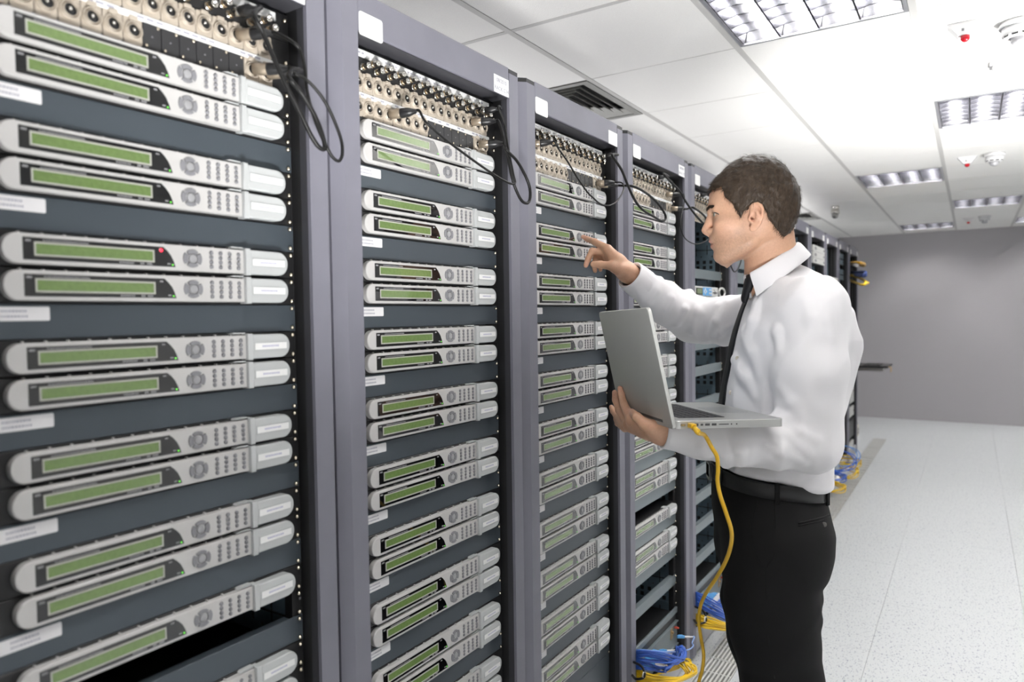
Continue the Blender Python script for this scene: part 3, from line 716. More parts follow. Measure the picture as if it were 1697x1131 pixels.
for i in range(9):
    t_ = i/8
    pts = [on_x(1047, 1108+26*t_, -0.03), on_x(1058, 1110+24*t_, 0.004), on_x(1082+J(3), 1118+16*t_+J(2), 0.045), on_x(1118+J(4), 1124+9*t_+J(2), 0.085), on_x(1138+16*t_+J(2), 1119-4*t_+J(2), 0.085+.02*t_), on_x(1153+J(4)-22*(1-t_), 1106+J(3), 0.088), on_x(1138+J(6)-16*(1-t_), 1096+J(4), 0.060), on_x(1120+J(8), 1103+J(5), 0.040), on_x(1090, 1118, 0.01), on_x(1052, 1128, -0.03)]
    cord('fibre_cable', pts, 0.0033, cable_yl2, 'yellow fibre cable coiled at the foot of the fourth rack', 'cable', 'yellow fibres at the foot of the fourth rack')
    pts = [on_x(1146, 1016+18*t_, -0.03), on_x(1155, 1019+17*t_, 0.004), on_x(1172+J(2), 1024+17*t_+J(1), 0.045), on_x(1197+J(3), 1033+12*t_+J(1), 0.085), on_x(1216+6*t_+J(2), 1036+8*t_+J(1), 0.10), on_x(1226+J(3), 1028+J(3), 0.10), on_x(1220+J(3), 1015+J(3), 0.05), on_x(1200, 1020, 0.01)]
    cord('fibre_cable', pts, 0.0033, cable_yl2, 'yellow fibre cable coiled at the foot of the fifth rack', 'cable', 'yellow fibres at the foot of the fifth rack')
S = np.array(on_x(1122, 1056, 0.0)); D = np.array([0.7, 0.7, -0.12]); D /= np.linalg.norm(D)
cord('fibre_cable', [S+D*0.06, S+D*0.07, on_x(1147, 1066, 0.06), on_x(1149, 1071, 0.07), on_x(1142, 1077, 0.075), on_x(1125, 1080.5, 0.075), on_x(1100, 1081, 0.07), on_x(1070, 1078, 0.03), on_x(1050, 1078, -0.02)], 0.0024, mat('pale_blue_fibre', (0.22, 0.36, 0.70), 0.35), 'pale blue fibre cable with blue plug arching over the blue bundle', 'cable', None, S, D)
for n, (u, v) in ((4, (1064, 1118)), (5, (1166, 1026))):
    p = [on_x(u-14, v-20, 0.0), on_x(u-2, v-14, 0.05), on_x(u+4, v-3, 0.075), on_x(u+2, v+6, 0.075), on_x(u-10, v+8, 0.05), on_x(u-16, v+2, 0.0)]
    o = MB().tube(spline(p, 5), 0.004, 8).build('cable_strap', cable_blk); tag(o, 'black strap with white end round the yellow fibres of the %s rack' % ORD[n], 'strap', 'straps round the fibre bundles')
    MB().tube([Vector(p[2]), Vector(p[3])], 0.0052, 8).build('white_end', boot_m, o)
# ---- keypad meter
t = thing('keypad_meter', 'white rack meter with blue keypad and oval handle in the fifth rack', 'meter', (0, yc(5), 1.4565))
m = MB(); m.box(-0.30, -0.042, -0.20, 0.20, -0.018, 0.018); m.build('chassis', black_metal, t)
m = MB(); m.prism(rounded(-0.236, 0.130, -0.0205, 0.0205, 0.004, 3), -0.042, -0.022, axis='x', bev=0.002); m.build('body', pale_box, t)
m = MB(); m.prism(rounded(-0.165, -0.085, -0.0135, 0.0135, 0.002, 2), -0.022, -0.0205, axis='x'); m.build('screen_bezel', black_plastic, t)
m = MB(); m.box(-0.0205, -0.0200, -0.155, -0.095, -0.010, 0.010); m.build('green_screen', lcd_m, t)
m = MB(); m.prism(rounded(-0.078, 0.037, -0.0165, 0.0165, 0.002, 2), -0.022, -0.0208, axis='x', mi=0)
for (y, z) in ((-0.052, 0.008), (-0.052, -0.008), (-0.066, 0.0), (-0.038, 0.0), (0.005, 0.007), (0.005, -0.007), (0.024, 0.007), (0.024, -0.007)): m.lathe([(0, 0.0052), (0.0016, 0.0048)], (-0.0208, y, z), (1, 0, 0), 10, mi=1)
m.build('blue_keypad', [lblue_m, white_m], t)
m = MB(); m.box(-0.022, -0.0212, 0.055, 0.115, -0.006, -0.001); m.box(-0.022, -0.0212, 0.070, 0.076, 0.006, 0.010); m.box(-0.022, -0.0212, 0.080, 0.090, -0.010, 0.003); m.build('lettering', black_plastic, t)
m = MB(); ring = [(0.155+0.072*math.cos(a)*0.6+0.03, 0.0195*math.sin(a)) for a in np.linspace(0, 2*math.pi, 25)[:-1]]
m.tube([(-0.022, y, z) for y, z in ring]+[(-0.022, *ring[0])], 0.0045, 8, cap=False); m.build('handle', pale_box, t)
# ---- sixth rack: pale blue plates
for q, v in enumerate((438, 462, 486, 516, 546)):
    z = on_x(1232, v, -0.04)[2]
    o = obj('blank_panel', blank_mesh(grey_panel, 0.026), None, (0, yc(6), z)); tag(o, 'pale blue-grey plate under the chin, %s from top of the sixth rack' % ORD[q+1], 'panel', 'pale plates in the sixth rack')
# ---- far racks
def box_unit(n, z0, z1, label, m_=pale_box, x=-0.02, y0=-0.225, y1=0.20):
    t = thing('server_unit', label, 'server', (0, yc(n), (z0+z1)/2), 'pale units in the far racks'); h = (z1-z0)/2
    m = MB(); m.box(-0.45, x-0.012, y0+0.005, min(y1, 0.214), -h+0.002, h-0.002); m.build('case', black_metal, t)
    m = MB(); m.prism(rounded(y0, y1, -h, h, min(0.006, h*0.4), 3), x-0.012, x, axis='x', bev=0.002); m.build('front', m_, t)
    m = MB(); m.box(x, x+0.002, y0+0.04, y0+0.10, -h*0.5, h*0.4); m.build('grille_patch', key_m, t)
    m = MB(); m.lathe([(0, 0.008), (0.004, 0.007)], (x, y1-0.04, 0.0), (1, 0, 0), 10); m.build('button', key_m, t)
zz = lambda u, v: float(on_x(u, v, -0.02)[2])
for (v0, v1, w) in ((410, 420, 'topmost pale box high in the ninth rack'), (420.5, 430, 'middle pale box high in the ninth rack'), (430.5, 439, 'lowest pale box high in the ninth rack')): box_unit(9, zz(1352, v1), zz(1352, v0), w, x=0.01)
box_unit(10, zz(1378, 474), zz(1378, 461), 'small pale box at shoulder height in the tenth rack', x=0.012)
for (v0, v1, w) in ((421, 429, 'upper'), (431, 439, 'second'), (447, 455, 'third'), (456.5, 464, 'lowest')): box_unit(11, zz(1398, v1), zz(1398, v0), '%s blue-grey shelf unit in the eleventh rack' % w, blueplate, x=-0.03)
for (v0, v1, w) in ((630, 666, 'tall pale server below the keyboard tray in the last rack'), (672, 688, 'flat pale server in the middle of the last rack'), (729, 746, 'pale server at the foot of the last rack')): box_unit(12, zz(1414, v1), zz(1414, v0), w)
box_unit(12, zz(1414, 722), zz(1414, 693), 'dark server beside the hanging tag of the last rack', black_plastic)
box_unit(9, zz(1352, 745), zz(1352, 728), 'pale box above the blue coil on the floor', x=0.01)
# keyboard tray pulled out of the last rack
t = thing('keyboard_tray', 'black keyboard tray pulled far out of the last rack', 'keyboard tray', (0, yc(12), 0.862))
m = MB(); m.box(-0.30, 0.30, -0.21, 0.21, -0.004, 0.012, bev=0.003); m.build('tray', black_plastic, t)
m = MB(); m.box(-0.02, 0.262, -0.2102, -0.2085, -0.030, -0.004); m.box(-0.02, 0.262, 0.2085, 0.2102, -0.030, -0.004); m.build('slide_rail', steel_m, t)
m = MB(); m.box(0.255, 0.262, -0.205, 0.205, -0.030, -0.005, bev=0.001); m.build('front_strip', alu_m, t)
m = MB()
for i in range(12):
    for j in range(4): m.box(0.10+0.035*j, 0.128+0.035*j, -0.17+0.028*i, -0.147+0.028*i, 0.012, 0.017)
m.build('keys', black_metal, t)
m = MB(); m.tube(spline([(0.300, -0.16, 0.006), (0.318, -0.16, 0.0), (0.320, -0.155, -0.02), (0.316, -0.152, -0.04)], 4), 0.006, 8); m.build('key_ring', brass_m, t)
# paper tag hanging from the last rack
p = on_x(1422, 704, 0.03)
t = thing('paper_tag', 'cream paper tag with dark print hanging on the last rack', 'tag', tuple(p))
m = MB(); m.prism([(-0.042, -0.105), (0.042, -0.105), (0.042, -0.012), (0.024, 0.004), (-0.024, 0.004), (-0.042, -0.012)], -0.0012, 0.0012, axis='x'); m.build('card', cream_m, t)
m = MB(); m.box(0.0013, 0.0018, -0.026, 0.026, -0.088, -0.030); m.build('print', black_plastic, t)
m = MB(); m.tube(spline([(0, 0, -0.004), (-0.01, 0.01, 0.02), (-0.03, 0.02, 0.05)], 5), 0.0015, 6); m.build('string', cable_blk, t)
# coils and loops of the far racks
def coil(c, r, turns, m_, label, tilt=0.25, rad=0.0035, lead=None, group=None, sq=0.7, name='fibre_coil'):
    c = np.array(c); pts = []; N_ = 10*turns
    for k in range(N_+1):
        a = 2*math.pi*k/10; rr = r*(1+0.10*math.sin(k*1.7)); q = np.array([rr*math.cos(a), rr*math.sin(a)*sq, 0.012*math.sin(k*0.9)+0.02*k/N_])
        q = np.array([q[0], q[1]*math.cos(tilt)-q[2]*math.sin(tilt), q[1]*math.sin(tilt)+q[2]*math.cos(tilt)]); pts.append(c+q)
    if lead is not None: pts = [np.array(lead)]+[(np.array(lead)+pts[0])/2+np.array([0, 0, .01])]+pts
    o = MB().tube(spline(pts, 3), rad, 6).build(name, m_); tag(o, label, 'cable', group); return o
X = lambda u, v, x: np.array(on_x(u, v, x))
coil(X(1376, 792, .07), 0.10, 5, cable_blu, 'blue fibre coil low at the foot of the tenth rack beside the shirt hem', lead=X(1366, 780, -.03))
coil(X(1374, 809, .09), 0.10, 5, cable_yl2, 'yellow fibre coil lowest and closest to the black trousers', lead=X(1364, 800, -.03))
coil(X(1392, 782, .09), 0.12, 5, cable_yl2, 'biggest yellow fibre coil hanging by the floor grille at the eleventh rack', tilt=0.5, lead=X(1382, 775, -.03))
coil(X(1403, 768, .08), 0.10, 4, cable_yl2, 'small yellow fibre coil at the foot of the last racks', tilt=0.4, lead=X(1394, 765, -.03))
coil(X(1386, 765, .08), 0.13, 3, cable_blu, 'blue fibre coil standing tall over the yellow coils', tilt=0.8, lead=X(1376, 770, -.03))
coil(X(1388, 757, .06), 0.15, 2, mat('thin_blue_fibre', (0.10, 0.30, 0.72), 0.35), 'thin pale blue fibre loop on top of the floor coils', tilt=0.7, rad=0.0028, lead=X(1376, 760, -.03))
t = thing('cable_bag', 'grey plastic pouch with plugs among the blue far coils', 'pouch', tuple(X(1381, 767, .05)))
m = MB(); m.prism(rounded(-0.10, 0.10, -0.07, 0.08, 0.02, 4), -0.02, 0.03, axis='x', bev=0.012, seg=3); m.build('pouch', mat('grey_blue_bag', (0.32, 0.38, 0.45), 0.3), t)
m = MB(); m.box(-0.01, 0.05, -0.13, -0.02, -0.13, -0.085, bev=0.01); m.build('plug', white_m, t)
# top loops of the last rack
o = MB().tube(spline([X(1409, 438, -.02), X(1420, 439, .05), X(1430, 441, .15), X(1433, 439.5, .20), X(1430, 437, .22), X(1420, 435.3, .18), X(1410, 436, .02)], 6), 0.010, 8).build('fibre_loop', mat('amber_fibre', (0.45, 0.25, 0.02), 0.4)); tag(o, 'amber cable loop at the top of the last rack against the wall', 'cable')
MB().tube([X(1412, 438.6, .03), X(1421, 440, .08)], 0.016, 8).build('white_sleeve', boot_m, o)
for q in range(4):
    o = MB().tube(spline([X(1412, 452+q, -.02), X(1424, 451.5+q, .10), X(1433, 451+q*1.3, .20), X(1434, 454+q, .23), X(1428, 456+q*.6, .20), X(1416, 455+q*.5, .02)], 6), 0.012, 7).build('fibre_loop', mat('navy_fibre', (0.03, 0.06, 0.22), 0.4) if q == 0 else MATS['navy_fibre']); tag(o, 'navy cable loop between the two yellow loops of the last rack', 'cable', 'navy loops of the last rack')
for q in range(7):
    f = q/6
    o = MB().tube(spline([X(1409, 456+1.0*f, -.02), X(1417, 457+1.5*f, .05), X(1425+3*f, 460+3*f, .14), X(1433+4*f, 466+2*f, .22), X(1434+4*f, 471-f, .25), X(1428, 472, .22), X(1414, 467+f, .06), X(1409, 465, -.02)], 6), 0.0085, 7).build('fibre_loop', cable_yl2); tag(o, 'yellow cable in the thick drooping loop of the last rack', 'cable', 'yellow drooping loops of the last rack')
# ================================================================ BLACK PATCH CABLES
def plug_parts(kind):
    if kind == 'mic':
        a = MB(); a.lathe([(0.0, 0.0085), (0.022, 0.0092), (0.024, 0.008)], (0, 0, 0), (1, 0, 0), 14)
        b = MB(); b.lathe([(0.020, 0.0090), (0.026, 0.0094), (0.038, 0.0085), (0.054, 0.0038)], (0, 0, 0), (1, 0, 0), 14)
        return (a.mesh('plug_shell', brass_m if False else mat('plug_shell', (0.42, 0.35, 0.27), 0.3, 0.6)), b.mesh('plug_boot', black_plastic))
    a = MB(); a.lathe([(0.0, 0.0072), (0.010, 0.0072)], (0, 0, 0), (1, 0, 0), 12)
    b = MB(); b.lathe([(0.008, 0.0078), (0.026, 0.0078), (0.032, 0.0042), (0.038, 0.0036)], (0, 0, 0), (1, 0, 0), 12)
    return (a.mesh('plug_shell', steel_m), b.mesh('plug_boot', black_plastic))
PL = {'mic': plug_parts('mic'), 'coax': plug_parts('coax')}
def patch(label, ends, path, rad=0.0032, m_=cable_blk):
    """ends: list of (kind, base point, direction, first?) ; path between: picture points (u, v, x)"""
    pts = []
    if ends and ends[0]: k, p, d = ends[0]; d = np.array(d)/np.linalg.norm(d); q = .048 if k == 'mic' else .033; pts += [np.array(p)+d*q, np.array(p)+d*(q+.012)]
    pts += [X(*q) for q in path]
    if len(ends) > 1 and ends[1]: k, p, d = ends[1]; d = np.array(d)/np.linalg.norm(d); q = .048 if k == 'mic' else .033; pts += [np.array(p)+d*(q+.012), np.array(p)+d*q]
    o = MB().tube(spline(pts, 6), rad, 8).build('patch_cable', m_); tag(o, label, 'cable', 'black patch cables on the jack panels')
    for e in ends:
        if not e: continue
        for me in PL[e[0]]: c = obj(me.name, me, o); orient(c, e[1], e[2])
    return o
mic = lambda n, i, low: (-0.033, yc(n)-0.2081+0.02655*i, 1.7583 if low else 1.8025)
cox = lambda n, i, up: (-0.023, yc(n)-0.1937+0.0357*i+(0.0243 if up else 0), 1.8425 if up else 1.8312)
# second rack
patch('thin black cable sagging from a jack across the second rack', [('mic', mic(2, 3, True), (1, .35, .05)), ('coax', cox(2, 10, False), (1, .35, .05))],
      [(707, 204, .055), (747, 238, .058), (803, 279, .062), (838, 301, .065), (853, 304, .06), (851, 290, .058), (846, 265, .05), (841, 240, .045), (836, 205, .04), (826, 178, .04)], 0.0026)
patch('black cable hanging in a narrow loop beside the second rack', [('mic', mic(2, 13, False), (1, .5, .0)), ('mic', mic(2, 14, True), (1, .5, .0))],
      [(833, 222, .05), (841, 258, .055), (850, 300, .06), (862, 329, .062), (872, 337, .064), (878, 331, .064), (878, 312, .062), (870, 290, .06), (856, 266, .06), (838, 247, .06)], 0.0034)
# third rack
patch('thin black cable drooping across the upper units of the third rack', [('mic', mic(3, 0, False), (1, .6, .1)), ('mic', mic(3, 14, True), (1, .6, .05))],
      [(925, 246, .06), (940, 267, .062), (957, 295, .064), (973, 318, .066), (983, 328, .068), (995, 338, .07), (1008, 341, .07), (1021, 335, .07), (1031, 321, .065), (1034, 309, .06), (1030, 303, .06)], 0.0022)
patch('long black cable looping from the third rack over to the fourth', [('coax', cox(3, 10, True), (1, .5, .05)), ('mic', mic(3, 15, True), (1, .7, -.05))],
      [(1015, 258, .05), (1029.7, 281, .06), (1040, 306, .065), (1051, 330, .07), (1064, 347, .072), (1083, 359, .075), (1096, 366, .075), (1103, 363, .075), (1101, 353, .075), (1089, 336, .073), (1072, 321, .07), (1051, 309.6, .068)], 0.0038)
# fourth rack
patch('black cable arching over the fourth rack towards the face', [('coax', cox(4, 5, True), (1, .6, .1)), ('mic', mic(4, 15, True), (1, .7, -.05))],
      [(1099, 288, .06), (1112, 302, .065), (1125.5, 316, .07), (1136, 333.5, .075), (1149, 352, .08), (1164, 369, .085), (1174, 377, .085), (1176, 371, .085), (1168, 359, .082), (1158, 350, .08), (1147, 344, .075)], 0.0038)
patch('thin cable hanging in a deep loop beside the fourth rack', [('mic', mic(4, 13, False), (1, .6, 0)), None],
      [(1134, 324, .05), (1134, 336, .055), (1129.5, 356, .06), (1127.5, 373, .06), (1131, 388, .062), (1138, 398, .065), (1148, 403.5, .07), (1156, 404.5, .07), (1165, 402, .07), (1174, 396, .07), (1180, 384, .06), (1182, 366, .0)], 0.0020)
# fifth rack
patch('short black cable at the top of the fifth rack beside the hair', [('coax', cox(5, 1, True), (1, .6, .05)), ('mic', mic(5, 8, False), (1, .6, 0))], [(1180, 320, .05), (1192, 330, .06), (1198, 345, .06), (1194, 350, .05)], 0.0034)
patch('dark cable loop hanging under the chin beside the sixth rack', [None, None], [(1206, 400, -.03), (1208, 425, .03), (1211, 440, .06), (1216.5, 450.5, .07), (1223, 446, .07), (1228, 433, .06), (1230, 415, .02), (1230, 400, -.03)], 0.0030)
# first rack
patch('thick black cable looping down the post of the first rack', [('coax', cox(1, 9, False), (1, .25, .0)), ('mic', mic(1, 14, True), (1, .6, .0))],
      [(422, 25, .06), (437, 57, .062), (457, 104, .065), (479, 151, .068), (499, 190.6, .07), (514, 222, .07), (526, 241, .07), (535, 247.5, .07), (538.6, 243, .07), (533, 220, .07), (521, 190.6, .068), (499, 153.5, .066), (479, 128, .065)], 0.0036)
patch('thinner black cable hanging widest on the post of the first rack', [('mic', mic(1, 13, False), (1, .5, 0)), ('mic', mic(1, 15, True), (1, .6, .1))],
      [(484, 69, .05), (498, 84, .055), (505, 111, .06), (508.5, 148.5, .062), (515, 178, .065), (526, 210, .068), (538.6, 238, .07), (550, 259, .07), (561, 267, .07), (567, 257, .07), (566, 235, .07), (556, 205, .07), (541, 173, .07), (524, 148.5, .068), (506, 131, .066), (488, 121, .064)], 0.0026)
# ================================================================ SCULPTING WITH DISTANCE FIELDS
def unit_v(v): v = np.array(v, float); return v/np.linalg.norm(v)
def sd_cap(P, a, b, ra, rb):
    a = np.array(a, float); b = np.array(b, float); ab = b-a
    t = np.clip(((P-a)@ab)/max(ab@ab, 1e-12), 0, 1)
    return np.linalg.norm(P-a-t[:, None]*ab, axis=1)-(ra+(rb-ra)*t)
def sd_chain(P, pts, rads, k=0.006):
    d = None
    for (a, b, ra, rb) in zip(pts, pts[1:], rads, rads[1:]):
        e = sd_cap(P, a, b, ra, rb); d = e if d is None else smin(d, e, k)
    return d
def sd_ell(P, c, r, A=None):
    q = P-np.array(c)
    if A is not None: q = q@np.array(A).T
    r = np.array(r); k0 = np.linalg.norm(q/r, axis=1); k1 = np.linalg.norm(q/(r*r), axis=1)
    return k0*(k0-1)/np.maximum(k1, 1e-9)
def smin(a, b, k):
    h = np.clip(0.5+0.5*(b-a)/k, 0, 1); return b+(a-b)*h-k*h*(1-h)
def smax(a, b, k): return -smin(-a, -b, k)
def sd_poly(x, y, poly):
    """signed distance to a closed 2D polygon"""
    poly = np.array(poly, float); n = len(poly); d = np.full(len(x), 1e9); s = np.ones(len(x))
    for i in range(n):
        a, b = poly[i], poly[i-1]; ex, ey = b-a; wx, wy = x-a[0], y-a[1]
        t = np.clip((wx*ex+wy*ey)/(ex*ex+ey*ey+1e-12), 0, 1)
        d = np.minimum(d, (wx-ex*t)**2+(wy-ey*t)**2)
        c1 = y >= a[1]; c2 = y < b[1]; c3 = ex*wy > ey*wx
        s = np.where((c1 & c2 & c3) | (~c1 & ~c2 & ~c3), -s, s)
    return s*np.sqrt(d)
_nr = np.random.RandomState(11)
_ND = _nr.normal(size=(24, 3)); _ND /= np.linalg.norm(_ND, axis=1)[:, None]; _NP = _nr.uniform(0, 6.28, 24); _NF = _nr.uniform(0.6, 1.6, 24)
def wav(P, f, i0=0, n=6):
    o = 0
    for i in range(i0, i0+n): o = o+np.sin((P@_ND[i % 24])*f*_NF[i % 24]+_NP[i % 24])
    return o/n
def surface(fn, lo, hi, h, B=8):
    """sparse surface nets: vertices, quads of fn = 0 inside the box lo..hi with cell size h"""
    lo = np.array(lo, float); hi = np.array(hi, float)
    nb = np.ceil((hi-lo)/(h*B)).astype(int); N_ = nb*B
    g = np.stack(np.meshgrid(*[np.arange(k) for k in nb], indexing='ij'), -1).reshape(-1, 3)
    d = fn(lo+(g*B+B/2)*h); keep = g[np.abs(d) < h*B*1.25]
    o = np.stack(np.meshgrid(*[np.arange(B+1)]*3, indexing='ij'), -1).reshape(-1, 3)
    ids, cv = [], []
    for s in range(0, len(keep), 400):
        kb = keep[s:s+400]; gi = (kb[:, None, :]*B+o[None]); v = fn((lo+gi*h).reshape(-1, 3)).reshape(len(kb), B+1, B+1, B+1)
        c = np.stack([v[:, i:i+B, j:j+B, k:k+B] for i in (0, 1) for j in (0, 1) for k in (0, 1)], -1)
        m = (c.min(-1) < 0) & (c.max(-1) >= 0)
        w = np.argwhere(m)
        if len(w):
            cell = kb[w[:, 0]]*B+w[:, 1:]; ids.append(cell); cv.append(c[m])
    cell = np.concatenate(ids); cv = np.concatenate(cv)
    key = (cell[:, 0]*(N_[1]+2)+cell[:, 1])*(N_[2]+2)+cell[:, 2]
    od = np.argsort(key); key = key[od]; cell = cell[od]; cv = cv[od]
    corner = np.array([(i, j, k) for i in (0, 1) for j in (0, 1) for k in (0, 1)], float)
    acc = np.zeros((len(cell), 3)); cnt = np.zeros(len(cell))
    for a in range(8):
        for b in range(a+1, 8):
            if np.abs(corner[a]-corner[b]).sum() != 1: continue
            va, vb = cv[:, a], cv[:, b]; m = (va < 0) != (vb < 0); t = np.where(m, va/np.where(m, va-vb, 1), 0)
            acc += np.where(m[:, None], corner[a]+(corner[b]-corner[a])*t[:, None], 0); cnt += m
    V = lo+(cell+acc/cnt[:, None])*h
    look = lambda c: np.searchsorted(key, (c[:, 0]*(N_[1]+2)+c[:, 1])*(N_[2]+2)+c[:, 2])
    F_ = []
    for ax, (b_, c_) in enumerate(((1, 2), (2, 0), (0, 1))):
        ci = {0: 4, 1: 2, 2: 1}[ax]; v0, v1 = cv[:, 0], cv[:, ci]; m = (v0 < 0) != (v1 < 0)
        idx = np.where(m)[0]; c0 = cell[idx]; eb = np.eye(3, dtype=int)[b_]; ec = np.eye(3, dtype=int)[c_]
        q = [idx]
        ok = np.ones(len(idx), bool)
        for dlt in (eb, eb+ec, ec):
            cc = c0-dlt; j = np.minimum(look(cc), len(key)-1)
            kk = (cc[:, 0]*(N_[1]+2)+cc[:, 1])*(N_[2]+2)+cc[:, 2]; ok &= key[j] == kk; q.append(j)
        q = np.stack(q, 1)[ok]; flip = (v0[idx] >= 0)[ok]
        q[flip] = q[flip][:, ::-1]; F_.append(q)
    return V, np.concatenate(F_)
def relax(V, Fq, it=1, lam=0.5, mask=None):
    E_ = np.concatenate([Fq[:, [i, (i+1) % 4]] for i in range(4)])
    for _ in range(it):
        acc = np.zeros_like(V); cnt = np.zeros(len(V))
        np.add.at(acc, E_[:, 0], V[E_[:, 1]]); np.add.at(acc, E_[:, 1], V[E_[:, 0]]); np.add.at(cnt, E_[:, 0], 1); np.add.at(cnt, E_[:, 1], 1)
        t = acc/np.maximum(cnt, 1)[:, None]; l = lam if mask is None else lam*mask[:, None]; V = V+(t-V)*l
    return V
def np_mesh(name, V, Fq, m_, col=None, smooth=True):
    me = bpy.data.meshes.new(name); k = Fq.shape[1]
    me.vertices.add(len(V)); me.vertices.foreach_set('co', V.astype(np.float32).ravel())
    me.loops.add(Fq.size); me.loops.foreach_set('vertex_index', Fq.astype(np.int32).ravel())
    me.polygons.add(len(Fq)); me.polygons.foreach_set('loop_start', np.arange(0, Fq.size, k, dtype=np.int32)); me.polygons.foreach_set('loop_total', np.full(len(Fq), k, np.int32))
    if smooth: me.polygons.foreach_set('use_smooth', np.ones(len(Fq), bool))
    me.update(calc_edges=True); me.validate()
    if col is not None:
        a = me.color_attributes.new('tone', 'FLOAT_COLOR', 'POINT'); a.data.foreach_set('color', np.concatenate([col, np.ones((len(V), 1))], 1).astype(np.float32).ravel())
    me.materials.append(m_); return me

# ================================================================ LAPTOP
LS = 0.935/0.98
LO = CAM+(np.array([0.396, 0.542, 1.140])-CAM)*LS
LX = unit_v([0.181, 0.164, -0.004]); LY = np.array([-0.240, 0.264, -0.007]); LY = unit_v(LY-LX*(LY@LX)); LZ = np.cross(LX, LY)
LD = np.array([-0.041, -0.029, 0.239]); LD = unit_v(LD-LY*(LD@LY)); LN = np.cross(LY, LD)       # lid: direction up, LN = outward? fixed below
if LN@LX > 0: LN = -LN                                                                         # LN points away from the keyboard (back of the lid)
LW, LL = 0.357*LS, 0.244*LS
lap = thing('laptop', 'open silver laptop held on the forearm of the man', 'laptop', (0, 0, 0))
lap.matrix_world = Matrix((( *[float(c) for c in (LX[0], LY[0], LZ[0])], LO[0]), (LX[1], LY[1], LZ[1], LO[1]), (LX[2], LY[2], LZ[2], LO[2]), (0, 0, 0, 1)))
m = MB()
def rr(x0, x1, y0, y1, r, n=5): return rounded(x0, x1, y0, y1, r, n)
m.prism(rr(0.0, LL, 0.0, LW, 0.012), -0.0085, 0.0075, axis='z', bev=0.0012, seg=2); m.build('base', alu_m, lap)
m = MB()
for i in range(14):
    for j in range(6): m.box(0.026+0.0168*j, 0.0412+0.0168*j, 0.043+0.0184*i, 0.0592+0.0184*i, 0.0075, 0.0085, bev=0.0008)
m.build('keyboard', mat('laptop_keys', (0.012, 0.012, 0.014), 0.4), lap)
m = MB(); m.prism(rr(0.145, 0.218, 0.119, 0.222, 0.004, 3), 0.0075, 0.0079, axis='z'); m.build('trackpad', mat('trackpad_metal', (0.42, 0.43, 0.43), 0.3, 0.7), lap)
m = MB()
for x0, x1, h in ((0.012, 0.0215, 0.0022), (0.0265, 0.036, 0.0036), (0.041, 0.0490, 0.0028), (0.0535, 0.059, 0.0020), (0.063, 0.073, 0.0022), (0.077, 0.087, 0.0022), (0.092, 0.113, 0.0009), (0.1175, 0.120, 0.0013), (0.1285, 0.131, 0.0013)):
    m.box(x0*1.0, x1*1.0, -0.0003, 0.001, -0.0008-h, -0.0008+h)
m.build('port', mat('port_dark', (0.05, 0.05, 0.05), 0.5), lap)
m = MB(); m.box(0.013, 0.0205, -0.0006, 0.001, -0.0022, 0.0006); m.build('charging_port', mat('gold_port', (0.55, 0.42, 0.22), 0.3, 0.8), lap)
# lid: its own frame at the hinge, as a child mesh written in laptop coordinates
lx = np.array([LD@LX, LD@LY, LD@LZ]); ln = np.array([LN@LX, LN@LY, LN@LZ]); ly = np.array([0, 1.0, 0])
me = None
def lid_mesh(outline, n0, n1, name, m_, bev=0.0):
    b = MB(); b.prism(outline, n0, n1, axis='z', bev=bev)       # outline: (along lid, along hinge); z = outwards
    for v in b.bm.verts: p = lx*v.co.x+ly*v.co.y+ln*v.co.z+np.array([0, 0, 0.004]); v.co = p
    bmesh.ops.recalc_face_normals(b.bm, faces=b.bm.faces)
    return b.build(name, m_, lap)
lid_mesh(rr(-0.013, LL, 0.0, LW, 0.010), -0.001, 0.006, 'lid', lid_m, 0.0015)
lid_mesh(rr(0.004, LL-0.004, 0.004, LW-0.004, 0.006), -0.0018, -0.001, 'screen_bezel', mat('lid_bezel', (0.012, 0.012, 0.013), 0.1))
lid_mesh(rr(0.022, LL-0.016, 0.014, LW-0.014, 0.002, 2), -0.0021, -0.0018, 'screen', mat('laptop_screen', (0.02, 0.025, 0.04), 0.1, emit=0.35, ecol=(0.35, 0.45, 0.6)))
m = MB(); m.tube([(-0.002, 0.05, 0.002), (-0.002, LW-0.05, 0.002)], 0.005, 8); m.build('hinge', MATS['port_dark'], lap)
Lw = lambda x, y, z: LO+LX*x+LY*y+LZ*z
lid0 = LO+LZ*0.004
def on_lid(u, v, off):     # picture point on the plane of the lid's back, lifted by off
    r = ray(u, v); n = LN; p0 = lid0+n*(0.006+off); return CAM+r*(((p0-CAM)@n)/(r@n))
# yellow network cable
port = Lw(0.0312, -0.002, -0.001)
ys = [Lw(0.0312, -0.022, -0.004), Lw(0.033, -0.034, -0.012), at(1168, 722, 1.425), at(1180, 743, 1.42), at(1188, 757, 1.42), at(1190, 778, 1.42), at(1189, 797, 1.42), at(1193, 820, 1.42), at(1203, 850, 1.42), at(1212, 880, 1.43), at(1211, 905, 1.46), at(1202, 932, 1.50), at(1186, 960, 1.56), at(1170, 984, 1.62), at(1161, 1005, 1.66), at(1158, 1030, 1.69), at(1162, 1060, 1.71), at(1166, 1085, 1.72), at(1164, 1110, 1.73), at(1158, 1131, 1.74), at(1146, 1180, 1.76)]
e = ys[-1]; ys += [np.array([e[0]+0.0, e[1]-0.01, 0.20]), np.array([e[0]+0.0, e[1]-0.03, 0.06]), np.array([e[0]+0.01, e[1]-0.10, 0.006]), np.array([e[0]+0.03, e[1]-0.24, 0.006]), np.array([e[0]+0.02, e[1]-0.42, 0.006])]
o = MB().tube(spline(ys, 6), 0.0042, 10).build('network_cable', cable_yel); tag(o, 'yellow network cable hanging from the laptop side to the floor', 'cable')
